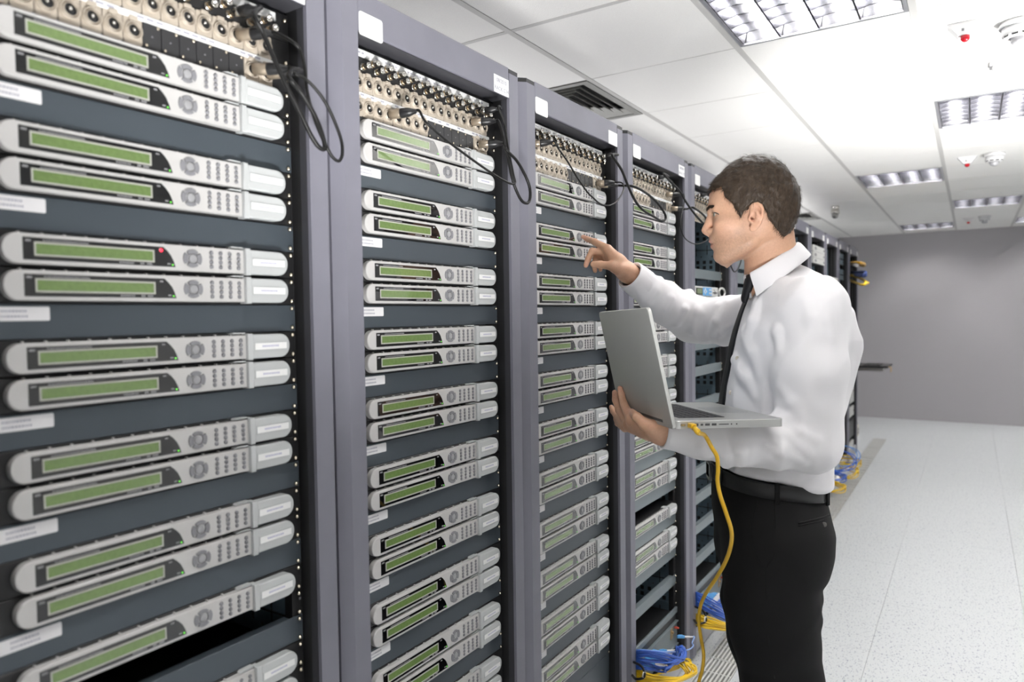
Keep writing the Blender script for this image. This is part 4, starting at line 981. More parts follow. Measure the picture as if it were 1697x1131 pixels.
m = MB(); m.box(-0.0058, 0.0058, -0.018, 0.0, -0.0045, 0.0045, bev=0.0012); m.lathe([(0.016, 0.0055), (0.026, 0.005), (0.036, 0.0043)], (0, 0, 0), (0.04, -1, -0.2), 10)
c = m.build('plug', cable_yel, o); c.matrix_world = Matrix(((LX[0], LY[0], LZ[0], port[0]), (LX[1], LY[1], LZ[1], port[1]), (LX[2], LY[2], LZ[2], port[2]), (0, 0, 0, 1)))

# ================================================================ THE MAN
HD = 1.64
HC = at(1255, 350, HD)
rv = ray(1255, 350); rv = unit_v([rv[0], rv[1], 0]); HS = -rv; HF = np.array([-rv[1], rv[0], 0.0]); HZ = np.array([0, 0, 1.0])   # HF: where the face points
if HF[0] > 0: HF = -HF
def hp(u, v):              # picture point on the head's own middle plane -> (forward, up)
    r = ray(u, v); p = CAM+r*(((HC-CAM)@HS)/(r@HS)); q = p-HC; return np.array([q@HF, q[2]])
def hw(u, v, s):           # the same with a sideways offset s (towards the camera positive), as local (f, s, z)
    r = ray(u, v); p = CAM+r*(((HC+HS*abs(s)-CAM)@HS)/(r@HS)); q = p-HC; return np.array([q@HF, s, q[2]])
def to_head(P): q = P-HC; return np.stack([q@HF, q@HS, q[:, 2]], 1)
FR = [(1216, 270), (1202, 277), (1192, 287), (1184, 299), (1178.5, 313), (1176, 330), (1173, 345), (1173, 350), (1177, 357), (1181, 364), (1183, 372), (1181.5, 381), (1177.5, 389), (1176.5, 395), (1176.5, 401), (1180, 405), (1180.5, 411), (1183.5, 417), (1184.5, 424), (1186.5, 430.5), (1192, 435), (1203, 436.8)]
BK = [(1262, 268), (1282, 273), (1298, 285), (1309, 300), (1316, 320), (1318, 340), (1316, 358), (1310, 374), (1302, 386), (1290, 396), (1268, 404), (1252, 413), (1240, 423), (1229, 429.5), (1217, 433.5), (1206, 436.8)]
WD = [(268, .022), (273, .040), (282, .057), (295, .068), (312, .0745), (330, .0765), (345, .0745), (356, .0715), (368, .0700), (380, .0665), (392, .0620), (404, .0570), (414, .0510), (422, .0440), (430, .0345), (436, .022), (438, .012)]
fz = np.array([hp(u, v) for u, v in FR]); bz = np.array([hp(u, v) for u, v in BK]); wz = np.array([(hp(1255, v)[1], w) for v, w in WD])
fz = fz[np.argsort(fz[:, 1])]; bz = bz[np.argsort(bz[:, 1])]; wz = wz[np.argsort(wz[:, 0])]
ZT, ZB = hp(1245, 266)[1], hp(1205, 437.2)[1]
ZM = hp(1245, 318)[1]; DOME = hw(1247, 320.5, 0)
def cranium(L):
    f, s, z = L[:, 0], L[:, 1], L[:, 2]; zc = np.clip(z, ZB+0.0005, ZT-0.0005)
    F1 = np.interp(zc, fz[:, 1], fz[:, 0]); B1 = np.interp(zc, bz[:, 1], bz[:, 0]); Wd = np.interp(zc, wz[:, 0], wz[:, 1])
    c = B1+(F1-B1)*0.42; af = np.maximum(F1-c, 0.012); ab = np.maximum(c-B1, 0.012); Wd = np.maximum(Wd, 0.010)
    t = (f-c)/np.where(f > c, af, ab); n = 2.35
    g = (np.abs(t)**n+np.abs(s/Wd)**n)**(1/n)
    d = (g-1)*np.minimum(np.minimum(af, ab), Wd)
    e = np.maximum(ZB-z, 0); d = d+e+np.maximum(z-ZM, 0)*1.5
    return smin(d, sd_ell(L, DOME, (.0915, .0768, .0770)), .012)
TIP = hw(1169.5, 381.5, 0)
def head_sd(P):
    L = to_head(P); M_ = L.copy(); M_[:, 1] = np.abs(L[:, 1])
    d = cranium(L)
    d = smin(d, sd_ell(M_, hw(1203, 373, .050), (.026, .018, .017)), .022)                      # cheek bone
    d = smin(d, sd_cap(M_, hw(1181.5, 348.5, .006), hw(1188, 346, .040), .0085, .0075), .012)      # brow
    d = smin(d, sd_ell(M_, hw(1193.5, 426.0, .008), (.011, .015, .0105)), .014)                    # chin
    d = smin(d, sd_cap(M_, hw(1200, 427, .024), hw(1244, 404, .044), .011, .012), .022)         # jaw edge
    d = smax(d, -sd_ell(M_, hw(1177.0, 356.5, .029), (.0120, .0160, .0090)), .008)                  # eye hollow
    d = smin(d, sd_cap(M_, hw(1178.5, 355, 0), hw(1176.3, 366, 0), .0068, .0082), .008)           # nose
    d = smin(d, sd_cap(M_, hw(1176.3, 366, 0), TIP, .0082, .0100), .007)
    d = smin(d, sd_ell(M_, hw(1178.5, 384.2, .0115), (.0105, .0068, .0072)), .006)              # nostril wing
    d = smin(d, sd_cap(M_, hw(1172, 386, 0), hw(1179, 390, 0), .0060, .0065), .006)
    d = smax(d, -sd_ell(M_, hw(1173.5, 389.3, .0072), (.0055, .0030, .0030)), .003)
    # lips
    d = smin(d, sd_chain(M_, [hw(1177.5, 400.3, 0), hw(1179.5, 401.0, .011), hw(1187.0, 404.0, .023)], [.0046, .0044, .0022]), .004)
    d = smin(d, sd_chain(M_, [hw(1181.0, 408.6, 0), hw(1183.0, 408.4, .011), hw(1188.0, 405.2, .022)], [.0056, .0052, .0022]), .005)
    d = smax(d, -sd_chain(M_, [hw(1176.5, 404.2, 0), hw(1178.6, 404.2, .011), hw(1187.0, 404.8, .0245)], [.0017, .0017, .0012]), .002)
    # eyelids: a ball with a slit
    e = sd_ell(M_, hw(1190.5, 355.6, .0310), (.0128, .0128, .0128))
    e = smax(e, -sd_ell(M_, hw(1182.0, 355.6, .0340), (.0120, .0160, .0046)), .0012)
    d = smin(d, e, .0035)
    # ears
    s0 = .074
    o_ = [hw(1244.5, 351, s0+.004), hw(1244, 343, s0+.006), hw(1249, 338.5, s0+.010), hw(1255.5, 337.5, s0+.013), hw(1261.5, 341, s0+.016), hw(1264, 348, s0+.018), hw(1263, 359, s0+.016), hw(1259, 370, s0+.011), hw(1252, 379, s0+.007)]
    pl = sd_ell(M_, hw(1253.5, 357.5, s0+.006), (.0150, .0070, .0270))
    pl = smax(pl, -sd_ell(M_, hw(1249.5, 361.5, s0+.0150), (.0085, .0105, .0115)), .002)
    pl = smax(pl, -sd_chain(M_, [hw(1247, 345, s0+.015), hw(1256, 342.5, s0+.019), hw(1260.3, 349, s0+.021), hw(1259.2, 360, s0+.019), hw(1256, 368, s0+.015)], [.0030, .0038, .0036, .0030, .0018]), .0015)
    pl = smin(pl, sd_chain(M_, o_, [.0030, .0034, .0036, .0038, .0038, .0036, .0034, .0038, .0050], .003), .002)
    pl = smin(pl, sd_chain(M_, [hw(1250, 348, s0+.010), hw(1255.5, 352, s0+.0135), hw(1256, 361, s0+.013), hw(1251.5, 370, s0+.009)], [.0024, .0034, .0036, .0030]), .002)
    pl = smin(pl, sd_ell(M_, hw(1247.5, 379.0, s0+.005), (.0078, .0052, .0078)), .004)
    pl = smin(pl, sd_ell(M_, hw(1242.2, 364.5, s0+.004), (.0040, .0056, .0066)), .003)
    d = smin(d, pl, .005)
    d = smax(d, -sd_ell(M_, hw(1245.8, 362, s0+.003), (.0034, .0100, .0044)), .0015)
    return d
# ---- torso frame
TF = unit_v(HF*math.cos(R(13))+HS*math.sin(R(13))); TL = np.array([-TF[1], TF[0], 0.0])
if TL@HS < 0: TL = -TL
TD = 1.69
TT = [(452, 1288, .045, .060, 1.67), (462, 1294, .058, .085, 1.675), (476, 1303, .078, .125, 1.685), (490, 1309, .096, .158, 1.69), (520, 1313, .116, .184, 1.695), (560, 1314, .134, .186, 1.70), (600, 1309, .137, .180, 1.71), (640, 1300, .137, .174, 1.725), (680, 1291, .134, .169, 1.74), (740, 1279, .130, .164, 1.74), (775, 1276, .131, .165, 1.735), (800, 1273, .133, .168, 1.73), (830, 1273, .128, .164, 1.73)]
TC = np.array([[*at(u, v, d_), a, w] for v, u, a, w, d_ in TT]); TC = TC[np.argsort(TC[:, 2])]
def section(tab, P, n=2.5, grow=0.0):
    z = np.clip(P[:, 2], tab[0, 2], tab[-1, 2])
    cx = np.interp(z, tab[:, 2], tab[:, 0]); cy = np.interp(z, tab[:, 2], tab[:, 1]); a = np.interp(z, tab[:, 2], tab[:, 3])+grow; w = np.interp(z, tab[:, 2], tab[:, 4])+grow
    q = np.stack([P[:, 0]-cx, P[:, 1]-cy], 1); f = q@TF[:2]; l = q@TL[:2]
    g = (np.abs(f/a)**n+np.abs(l/w)**n)**(1/n)
    return (g-1)*np.minimum(a, w)*0.9+np.maximum(np.maximum(P[:, 2]-tab[-1, 2], tab[0, 2]-P[:, 2]), 0), f, l
# joints
SHN, ELN, WRN = at(1350, 510, 1.535), at(1341, 734, 1.545), at(1096, 717, 1.500)
SHF, ELF, WRF = at(1268, 520, 1.86), at(1152, 531, 2.02), at(1040, 452, 1.885)
MFN = at(1215, 731, 1.520)
NK0, NK1 = at(1286, 465, 1.665), at(1278, 392, 1.645)
# ---- pointing hand (his right)
tipd = float(((on_x(965, 392, -0.0215)-CAM)@FWD))
def pointing(P):
    iM, wr = at(1006, 412.5, 1.895), WRF
    d = sd_chain(P, [wr, at(1024, 435, 1.880), at(1008, 414, 1.893)], [.0235, .0215, .0125], .01)
    for (u, v, dd_) in ((1004, 421, 1.912), (1006, 429, 1.930), (1010, 437, 1.945)): d = smin(d, sd_chain(P, [wr, at((u+1032)/2, (v+447)/2, (dd_+1.885)/2), at(u, v, dd_)], [.020, .017, .0115]), .012)
    d = smin(d, sd_chain(P, [at(1037, 449, 1.868), at(1026, 446.5, 1.862), at(1014.5, 441.5, 1.862)], [.018, .0165, .0125]), .012)
    f = sd_chain(P, [iM, at(985.5, 401.2, (1.895+tipd)/2), at(974, 396.8, tipd-.006), at(966.2, 392.6, tipd-.001)], [.0118, .0092, .0078, .0062], .004)
    d = smin(d, f, .006)
    f = sd_chain(P, [at(1004, 420, 1.912), at(981.5, 416.5, 1.922), at(974.8, 429.3, 1.918), at(970.8, 440.2, 1.908)], [.0112, .0092, .0080, .0066], .004); d = smin(d, f, .0045)
    f = sd_chain(P, [at(1006, 429, 1.930), at(988, 427, 1.944), at(984.5, 440, 1.934), at(986.3, 449.2, 1.922)], [.0105, .0086, .0076, .0064], .004); d = smin(d, f, .004)
    f = sd_chain(P, [at(1010, 437, 1.945), at(997, 432, 1.955), at(994, 441, 1.945), at(995, 447.5, 1.934)], [.0095, .0078, .0070, .0060], .004); d = smin(d, f, .004)
    f = sd_chain(P, [at(1016, 441.5, 1.862), at(994.5, 438.8, 1.872), at(982.5, 438.2, 1.880)], [.0122, .0096, .0078], .005); d = smin(d, f, .005)
    return d
# ---- hand under the laptop (his left)
def cradle(P):
    dm = lambda u, v, o: on_lid(u, v, o)
    wr = WRN
    mI, mM, mR = dm(1047, 697, .022), dm(1042, 703, .022), dm(1038, 707, .022)
    tb = (WRN*.55+mI*.45)
    d = sd_chain(P, [wr, (wr*.6+mI*.4)+np.array([0, 0, -.004]), mI], [.0225, .0205, .0130], .01)
    for q, r in ((mM, .0125), (mR, .0115)): d = smin(d, sd_chain(P, [wr, (wr+q)/2, q], [.021, .018, r]), .012)
    d = smin(d, sd_chain(P, [at(1096, 713, 1.490), at(1081, 709.5, 1.487), at(1068, 703.5, 1.492)], [.0185, .0160, .0125]), .010)
    tI, tM, tR = dm(1027.5, 644, .0065), dm(1018.8, 650.5, .0065), dm(1013, 675, .0065)
    f = sd_chain(P, [mI, dm(1034, 671, .011), dm(1029.8, 654, .008), tI], [.0125, .0092, .0082, .0066], .004); d = smin(d, f, .005)
    f = sd_chain(P, [mM, dm(1026, 680, .011), dm(1020, 663, .008), tM], [.0120, .0092, .0080, .0066], .004); d = smin(d, f, .004)
    f = sd_chain(P, [mR, dm(1023, 692, .011), dm(1016.5, 682, .008), tR], [.0112, .0086, .0076, .0062], .004); d = smin(d, f, .004)
    f = sd_chain(P, [dm(1036, 710, .022), dm(1024, 702, .012), dm(1020, 694, .009)], [.0100, .0076, .0062], .004); d = smin(d, f, .004)
    f = sd_chain(P, [at(1068, 703, 1.492), at(1055.5, 691.5, 1.497), dm(1047.3, 683, .012)], [.0122, .0098, .0078], .005); d = smin(d, f, .005)
    return d
LEGN = [at(1286, 905, 1.63), at(1277, 990, 1.62), at(1284, 1050, 1.62), at(1297, 1131, 1.62), at(1306, 1290, 1.62), at(1312, 1462, 1.62)]
LEGF = [at(1270, 905, 1.76), at(1266, 990, 1.79), at(1272, 1050, 1.79), at(1290, 1131, 1.79), at(1294, 1260, 1.79), at(1296, 1395, 1.79)]
def body_sd(P):
    d = head_sd(P)
    d = smin(d, sd_chain(P, [NK1, NK0], [.0505, .0545]), .014)
    d = smin(d, sd_cap(P, at(1262, 402, 1.645), at(1262, 470, 1.66), .036, .040), .016)
    d = smin(d, section(TC, P, grow=-0.040)[0], .03)
    d = smin(d, sd_chain(P, [SHN, ELN, MFN, WRN], [.046, .040, .038, .0245], .02), .02)
    d = smin(d, sd_chain(P, [SHF, ELF, WRF], [.046, .038, .0245], .02), .02)
    d = smin(d, pointing(P), .012); d = smin(d, cradle(P), .012)
    for lg in (LEGN, LEGF): d = smin(d, sd_chain(P, lg, [.075, .072, .064, .056, .052, .038], .02), .03)
    return d
allp = np.array([SHN, ELN, WRN, SHF, ELF, WRF, on_x(965, 392, -.02), at(1010, 640, 1.75), HC, *LEGN, *LEGF])
lo, hi = allp.min(0)-0.16, allp.max(0)+0.16; lo[2] = 0.05; hi[2] = HC[2]+0.16
BV, BF = surface(body_sd, lo, hi, 0.0030)
BV = relax(BV, BF, 1, 0.35)
# skin tone: stubble, lips, cheeks (marks of the skin itself)
L = to_head(BV); tone = np.tile(np.array([0.61, 0.36, 0.24]), (len(BV), 1))
def blob(c, r): return np.clip(1-np.linalg.norm((np.stack([L[:, 0], np.abs(L[:, 1]), L[:, 2]], 1)-c)/np.array(r), axis=1), 0, 1)
near_head = np.linalg.norm(L, axis=1) < 0.22
gr = RNG.uniform(0.4, 1.0, len(BV))
pz = [hp(u, v) for u, v in ((1178, 392), (1200, 391), (1222, 380), (1232, 362), (1240, 364), (1243, 385), (1252, 400), (1258, 416), (1242, 432), (1215, 445), (1190, 445), (1180, 425), (1176, 405))]
st = np.clip(-sd_poly(L[:, 0], L[:, 2], pz)/0.016, 0, 1)*near_head
tone = tone*(1-(st*gr*0.40)[:, None])+np.array([0.16, 0.115, 0.085])*(st*gr*0.40)[:, None]
lp = np.clip(np.maximum(blob(hw(1180, 401.5, 0), (.010, .027, .0065)), blob(hw(1182, 408.5, 0), (.010, .025, .0090)))*2.2, 0, 1)*near_head
tone = tone*(1-lp[:, None]*0.8)+np.array([0.52, 0.21, 0.19])*lp[:, None]*0.8
rd = np.clip(np.maximum(blob(TIP, (.02, .02, .02)), blob(hw(1254, 358, .085), (.03, .03, .04)))*0.6+blob(hw(1205, 378, .06), (.035, .04, .03))*0.35, 0, 1)*near_head
tone = tone*(1-rd[:, None]*0.5)+np.array([0.60, 0.30, 0.235])*rd[:, None]*0.5
for tip in (on_x(965, 392, -.02), on_lid(1047.3, 683, .012), on_lid(1027, 643, .006), on_lid(1018.5, 650, .006), at(970.8, 440, 1.908)):
    q = np.clip(1-np.linalg.norm(BV-tip, axis=1)/0.03, 0, 1); tone = tone*(1-q[:, None]*0.5)+np.array([0.60, 0.30, 0.24])*q[:, None]*0.5
for c_, r_ in ((at(981.0, 436.6, 1.868), .0052), (on_lid(1046.2, 680.5, .019), .0058), (on_x(963.6, 391.0, -.020), .004)):
    q = np.clip(2.2-2.2*np.linalg.norm(BV-c_, axis=1)/r_, 0, 1)[:, None]; tone = tone*(1-q*.6)+np.array([0.78, 0.56, 0.47])*q*.6
skin_m = mat('skin', (0.6, 0.38, 0.28), 0.48, attr='tone', bump=0.12, bscale=420, sss=0.12, spec=0.4, noise=0.05, nscale=260)
man = obj('person', np_mesh('person', BV, BF, skin_m, tone)); tag(man, 'man in white shirt and black tie pointing at a rack unit, laptop on forearm', 'person')
# eyes
for s in (1, -1):
    m = MB(); c = hw(1190.5, 355.6, .0310*s); w = HC+HF*c[0]+HS*c[1]+HZ*c[2]
    look = unit_v(HF*0.95-HZ*0.02+HS*0.20)
    m.lathe([(-.0117, 0), (-.010, .006), (-.004, .011), (0, .0117), (.004, .011), (.0078, .0087), (.0102, .0056)], w, look, 20, mi=0, cap=False)
    m.lathe([(.0098, .0064), (.0114, .0036), (.0116, .0030)], w, look, 20, mi=1, cap=False); m.lathe([(.0116, .0030), (.0121, 0)], w, look, 16, mi=2, cap=False)
    m.build('eye', [mat('eye_white', (0.70, 0.66, 0.62), 0.15, coat=1.0), mat('iris', (0.10, 0.085, 0.055), 0.15, coat=1.0), mat('pupil', (0.01, 0.01, 0.01), 0.1, coat=1.0)], man)
# upper lashes: a dark line along the lid
lash = [np.array(at(u, v, 1.50)) for u, v in ((1179.3, 354.0), (1182, 352.7), (1185, 352.5), (1188.5, 353.6), (1192, 355.8))]
lr = unit_v(ray(1185, 354)); lp_ = []
for p in lash:
    for _ in range(60): p = p+lr*head_sd(p[None])[0]*.7
    lp_.append(p-lr*.0004)
MB().tube(spline(lp_, 4), [.0004]+[.0013]*15+[.0004], 6).build('eyelashes', MATS['pupil'], man)
# ---- hair
hair_poly = [hp(u, v) for u, v in ((1176.5, 314), (1179, 304), (1190, 293), (1206, 276), (1227, 262.5), (1248, 257), (1262, 256.5), (1281, 260.5), (1300, 275), (1314, 293), (1324, 311), (1327, 330), (1324, 354), (1318, 368), (1313, 381), (1308, 394), (1300, 393), (1291, 384), (1281, 370), (1272, 356), (1267, 345), (1262, 337.5), (1256, 333.5), (1247, 336), (1241, 342), (1236, 348), (1231, 352), (1227.5, 360.5), (1223, 353), (1216, 339), (1209, 332.5), (1203, 327), (1199.5, 316), (1197, 309.5), (1188, 311))]
def hair_sd(P):
    L = to_head(P); tuft = 0.0035*wav(L*np.array([1.3, 1.3, 0.5]), 170, 3, 7)+0.0018*wav(L, 420, 9, 6)
    c = cranium(L)-0.0125-tuft
    Pn = HC+np.outer(L[:, 0], HF)+np.outer(np.abs(L[:, 1]), HS)+np.outer(L[:, 2], HZ)-CAM
    Q = CAM+Pn*(((HC-CAM)@HS)/(Pn@HS))[:, None]-HC
    p = sd_poly(Q@HF, Q[:, 2], hair_poly)+0.0040*wav(L, 380, 2, 6)
    d = smax(c, p-0.001, 0.006)
    return d
V_, F_ = surface(hair_sd, HC-0.16, HC+0.16, 0.0024)
L = to_head(V_); g = 0.5+0.5*wav(L*np.array([1.6, 1.6, .5]), 420, 6, 8); base = np.array([0.026, 0.017, 0.0105]); lite = np.array([0.062, 0.040, 0.024])
hcol = base+(lite-base)*np.clip(g*1.1-.15, 0, 1)[:, None]
hair_m = mat('hair', (0.04, 0.026, 0.016), 0.5, attr='tone', bump=0.6, bscale=380, spec=0.35, stretch=(1.0, 1.0, 0.35))
hair = obj('hair', np_mesh('hair', V_, F_, hair_m, hcol), man)
# short strands standing off the hair surface
N3 = np.cross(V_[F_[:, 1]]-V_[F_[:, 0]], V_[F_[:, 2]]-V_[F_[:, 0]]); N3 /= np.linalg.norm(N3, axis=1)[:, None]+1e-12
cen = V_[F_].mean(1); pick = RNG.choice(len(F_), 9000)
sv, sf, sc = [], [], []
Lc = to_head(cen)
for i in pick:
    p, n = cen[i], N3[i]
    if cranium(Lc[i:i+1])[0] < 0.004: continue
    zrel = Lc[i, 2]; flow = HF*(0.9 if zrel > 0.02 else 0.25)+HZ*(-0.25 if zrel > 0.05 else -1.0)
    flow = flow-n*(flow@n); flow = flow/(np.linalg.norm(flow)+1e-9)+RNG.normal(scale=.22, size=3)
    ln_ = RNG.uniform(.008, .016); t = unit_v(flow); sd_ = unit_v(np.cross(t, n))*0.00042; b = len(sv)
    p0 = p-n*.002; p1 = p+t*ln_*.5+n*.0022; p2 = p+t*ln_+n*.0016
    sv += [p0-sd_, p0+sd_, p1-sd_*.8, p1+sd_*.8, p2-sd_*.15, p2+sd_*.15]; sf += [(b, b+1, b+3, b+2), (b+2, b+3, b+5, b+4)]
    c_ = base+(lite-base)*RNG.uniform(0, 1.1); sc += [c_]*6
s_o = obj('hair_strands', np_mesh('hair_strands', np.array(sv), np.array(sf), hair_m, np.array(sc)), hair); s_o['kind'] = 'stuff'
# eyebrows
for s in (1, -1):
    bv, bf = [], []
    for k in range(420):
        t = RNG.uniform(0, 1); c = hw(1175.0+11.5*t, 348.6-4.8*math.sin(t*1.9)+RNG.normal(scale=1.5*(1-.6*t)), (.008+.034*t)*s)
        p = HC+HF*c[0]+HS*c[1]+HZ*c[2]; 
        for _ in range(6): dd_ = head_sd(p[None])[0]; p = p+(HF*.75+HS*.66*s*t)*(-dd_)*.8
        dr = unit_v(-HF*.55+HS*.8*s+HZ*RNG.uniform(-.1, .5)); w_ = HZ*.0007; nn = unit_v(HF*.8+HS*.6*s*t)
        b = len(bv); q = p+nn*.0008; e_ = q+dr*RNG.uniform(.005, .009)
        bv += [q-w_, q+w_, e_+w_*.3, e_-w_*.3]; bf.append((b, b+1, b+2, b+3))
    obj('eyebrow', np_mesh('eyebrow', np.array(bv), np.array(bf), hair_m, np.tile(base, (len(bv), 1))), man)

# ---- shirt
CN = at(1280.5, 430, 1.660)                                  # middle of the collar ring
zf, zb2 = at(1180, 788, 1.60)[2], at(1345, 812, 1.62)[2]
def folds(P):
    w1 = wav(P*np.array([1, 1, .55]), 46, 0, 6); w2 = wav(P*np.array([1, 1, .8]), 95, 6, 6)
    return 0.0050*(1-np.abs(w1)*2.4)+0.0020*w2
FOLDS = [((1207, 505), (1168, 562), .013, 'f'), ((1190, 508), (1176, 556), .010, 'f'), ((1164, 490), (1146, 548), .013, 'f'), ((1142, 486), (1122, 536), .013, 'f'), ((1118, 476), (1104, 512), .010, 'f'), ((1216, 538), (1172, 563), .010, 'f'), ((1094, 462), (1076, 500), .010, 'f'),
         ((1292, 688), (1322, 700), .012, 'n'), ((1295, 703), (1352, 728), .014, 'n'), ((1302, 722), (1336, 752), .012, 'n'), ((1192, 733), (1202, 770), .010, 'n'), ((1160, 722), (1168, 752), .010, 'n'), ((1254, 728), (1330, 764), .013, 'n'), ((1222, 726), (1228, 768), .009, 'n'),
         ((1240, 550), (1262, 620), .020, 't'), ((1224, 598), (1256, 655), .022, 't'), ((1260, 505), (1246, 560), .020, 't'), ((1200, 770), (1250, 786), .010, 't'), ((1236, 783), (1300, 796), .011, 't'), ((1310, 790), (1366, 770), .010, 't'), ((1374, 705), (1370, 770), .008, 't'),
         ((1290, 520), (1296, 585), .016, 'n'), ((1335, 500), (1350, 560), .014, 'n'), ((1362, 500), (1376, 560), .014, 'n'), ((1300, 640), (1330, 690), .018, 'n')]
def shirt_parts(P):
    d, f, l = section(TC, P)
    d = smin(d, sd_cap(P, at(1303, 500, 1.62), SHN, .048, .064), .03)
    d = smin(d, sd_cap(P, at(1298, 500, 1.74), SHF, .048, .062), .03)
    d = smin(d, sd_cap(P, at(1300, 458, 1.675), at(1340, 482, 1.63), .034, .045), .03)
    an = sd_chain(P, [SHN, at(1340, 612, 1.535), ELN], [.0685, .0735, .064], .02)
    fn_ = sd_chain(P, [ELN, at(1275, 735, 1.535), MFN, at(1160, 724, 1.510), at(1103, 716.5, 1.501)], [.058, .0530, .0480, .041, .0325], .02)
    an = smin(an, fn_, .022)
    af = sd_chain(P, [SHF, at(1205, 533, 1.95), ELF, at(1098, 500, 1.95), at(1046, 457.5, 1.889)], [.064, .062, .062, .053, .0375], .02)
    return d, f, an, af
def march(u, v, d0, fn):
    p = np.array(at(u, v, d0)); r = unit_v(ray(u, v))
    for _ in range(50): p = p+r*fn(p[None])*.8
    return p
FS = {'n': [], 't': [], 'f': []}
for (a, b, r, k) in FOLDS:
    ix = {'t': 0, 'n': 2, 'f': 3}[k]; fn = lambda P: shirt_parts(P)[ix][0]; d0 = {'t': 1.5, 'n': 1.35, 'f': 1.8}[k]
    A_, B_ = [march(u, v, d0, fn)+unit_v(ray(u, v))*(r-.0032) for u, v in (a, b)]; C_ = march((a[0]+b[0])/2+1.5, (a[1]+b[1])/2, d0, fn)+unit_v(ray(*a))*(r-.0052)
    FS[k].append((A_, C_, B_, r))
def shirt_sd(P):
    d, f, an, af = shirt_parts(P)
    def fold(d, k):
        for (a, c, b, r) in FS[k]: d = smin(d, sd_chain(P, [a, c, b], [r*.75, r, r*.75]), .009)
        return d
    d = fold(d, 't'); an = fold(an, 'n'); af = fold(af, 'f')
    d = smin(d, an, .012); d = smin(d, af, .02)
    d = d-folds(P)*0.75
    # crease between sleeve and back, and the shoulder seam
    # hem over the belt
    hem = (zf+(zb2-zf)*np.clip((0.12-f)/0.20, 0, 1.2))-P[:, 2]+0.004*np.sin(f*38+1)
    d = smax(d, hem, .012)
    # cuffs: cut square, hollow round the wrists
    for e0, e1, in_, rr_ in ((at(1103, 716.5, 1.501), at(1093, 717, 1.500), at(1160, 724, 1.510), .029), (at(1046, 457.5, 1.889), at(1036, 449.5, 1.884), at(1098, 500, 1.95), .032)):
        n = unit_v(np.array(e0)-np.array(in_)); q = (P-np.array(e0))@n; nearw = np.linalg.norm(P-np.array(e0), axis=1) < .09
        d = np.where(nearw, smax(d, q-0.004, .003), d)
        d = np.where(nearw, smax(d, -np.maximum(sd_cap(P, np.array(e0)-n*.03, np.array(e0)+n*.05, rr_, rr_), -q-.028), .002), d)
    d = smax(d, -sd_chain(P, [NK0+np.array([0, 0, .008]), NK1], [.030, .055]), .004)
    return d
V_, F_ = surface(shirt_sd, lo, hi, 0.0042)
V_ = relax(V_, F_, 1, 0.4)
shirt_m = mat('shirt_cotton', (0.80, 0.785, 0.80), 0.75, bump=0.12, bscale=900, sheen=0.15)
shirt = obj('shirt', np_mesh('shirt', V_, F_, shirt_m), man)
# cuffs
for e0, in_, r in ((at(1103, 716.5, 1.501), at(1160, 724, 1.510), .0345), (at(1046, 457.5, 1.889), at(1098, 500, 1.95), .0395)):
    n = unit_v(np.array(e0)-np.array(in_)); m = MB()
    m.lathe([(-.048, r+.0025), (-.046, r+.0045), (-.02, r+.0030), (.004, r+.0012), (.0055, r-.0005), (.0055, r-.003), (.004, r-.0045), (-.02, r-.004)], e0, n, 36, cap=False)
    m.build('cuff', shirt_m, shirt)
# collar: band and folded leaf
ct = unit_v(np.array(at(1319, 404, 1.70))-np.array(at(1242, 456, 1.63)))        # front-to-back line of the collar opening
cfw = -ct; cl = unit_v(TL-ct*(TL@ct)); cn_ = np.cross(cfw, cl); cn_ = cn_ if cn_[2] > 0 else -cn_
rows_ = []
NA = 49
for k in range(NA):
    th = R(7)+(R(353)-R(7))*k/(NA-1); ca, sa = math.cos(th), math.sin(th)
    q = abs(th-math.pi)/R(170)                        # 0 at the nape, 1 at the points
    r0, r1 = .0715, .0560
    r0 = .0715+.013*max(ca, 0)**2
    top = CN+cfw*ca*r0+cl*sa*r1+cn_*.004
    out = cfw*ca*(r0+.007)+cl*sa*(r1+.007)
    drop = .036+.010*q**3; flare = 1.06+.12*q
    rows_.append([CN+cfw*ca*(r0-.004)+cl*sa*(r1-.004)-cn_*.030, CN+cfw*ca*(r0-.003)+cl*sa*(r1-.003)+cn_*.002, top+cn_*.0015, CN+out+cn_*.002, CN+out*(1+(flare-1)*.5)-cn_*drop*.55, CN+out*flare-cn_*drop-np.array([0, 0, .004*q**4]), CN+out*(flare-.03)-cn_*(drop+.0015), CN+out*(1+(flare-1)*.45-.03)-cn_*drop*.55, CN+out*.965-cn_*.001])
rows_ = np.array(rows_); nk = rows_.shape[1]; V_ = rows_.reshape(-1, 3)
F_ = np.array([(k*nk+j, (k+1)*nk+j, (k+1)*nk+j+1, k*nk+j+1) for k in range(NA-1) for j in range(nk-1)])
co = obj('collar', np_mesh('collar', V_, F_, shirt_m), shirt)
md = co.modifiers.new('s', 'SUBSURF'); md.levels = 1; md.render_levels = 2
# buttons
for (u, v, dd_) in ((1244.5, 495, 1.55), (1222, 594, 1.55), (1211, 651, 1.55)):
    p = np.array(at(u, v, dd_)); rdir = unit_v(ray(u, v))
    for _ in range(30): p = p+rdir*shirt_sd(p[None])[0]*.8
    m = MB(); m.lathe([(-.002, .0052), (.0012, .0052), (.0018, .0040), (.0014, .0032), (.0014, 0)], p, unit_v(TF*.75+TL*.66), 14); m.build('button', mat('shirt_button', (0.62, 0.56, 0.48), 0.3), shirt)
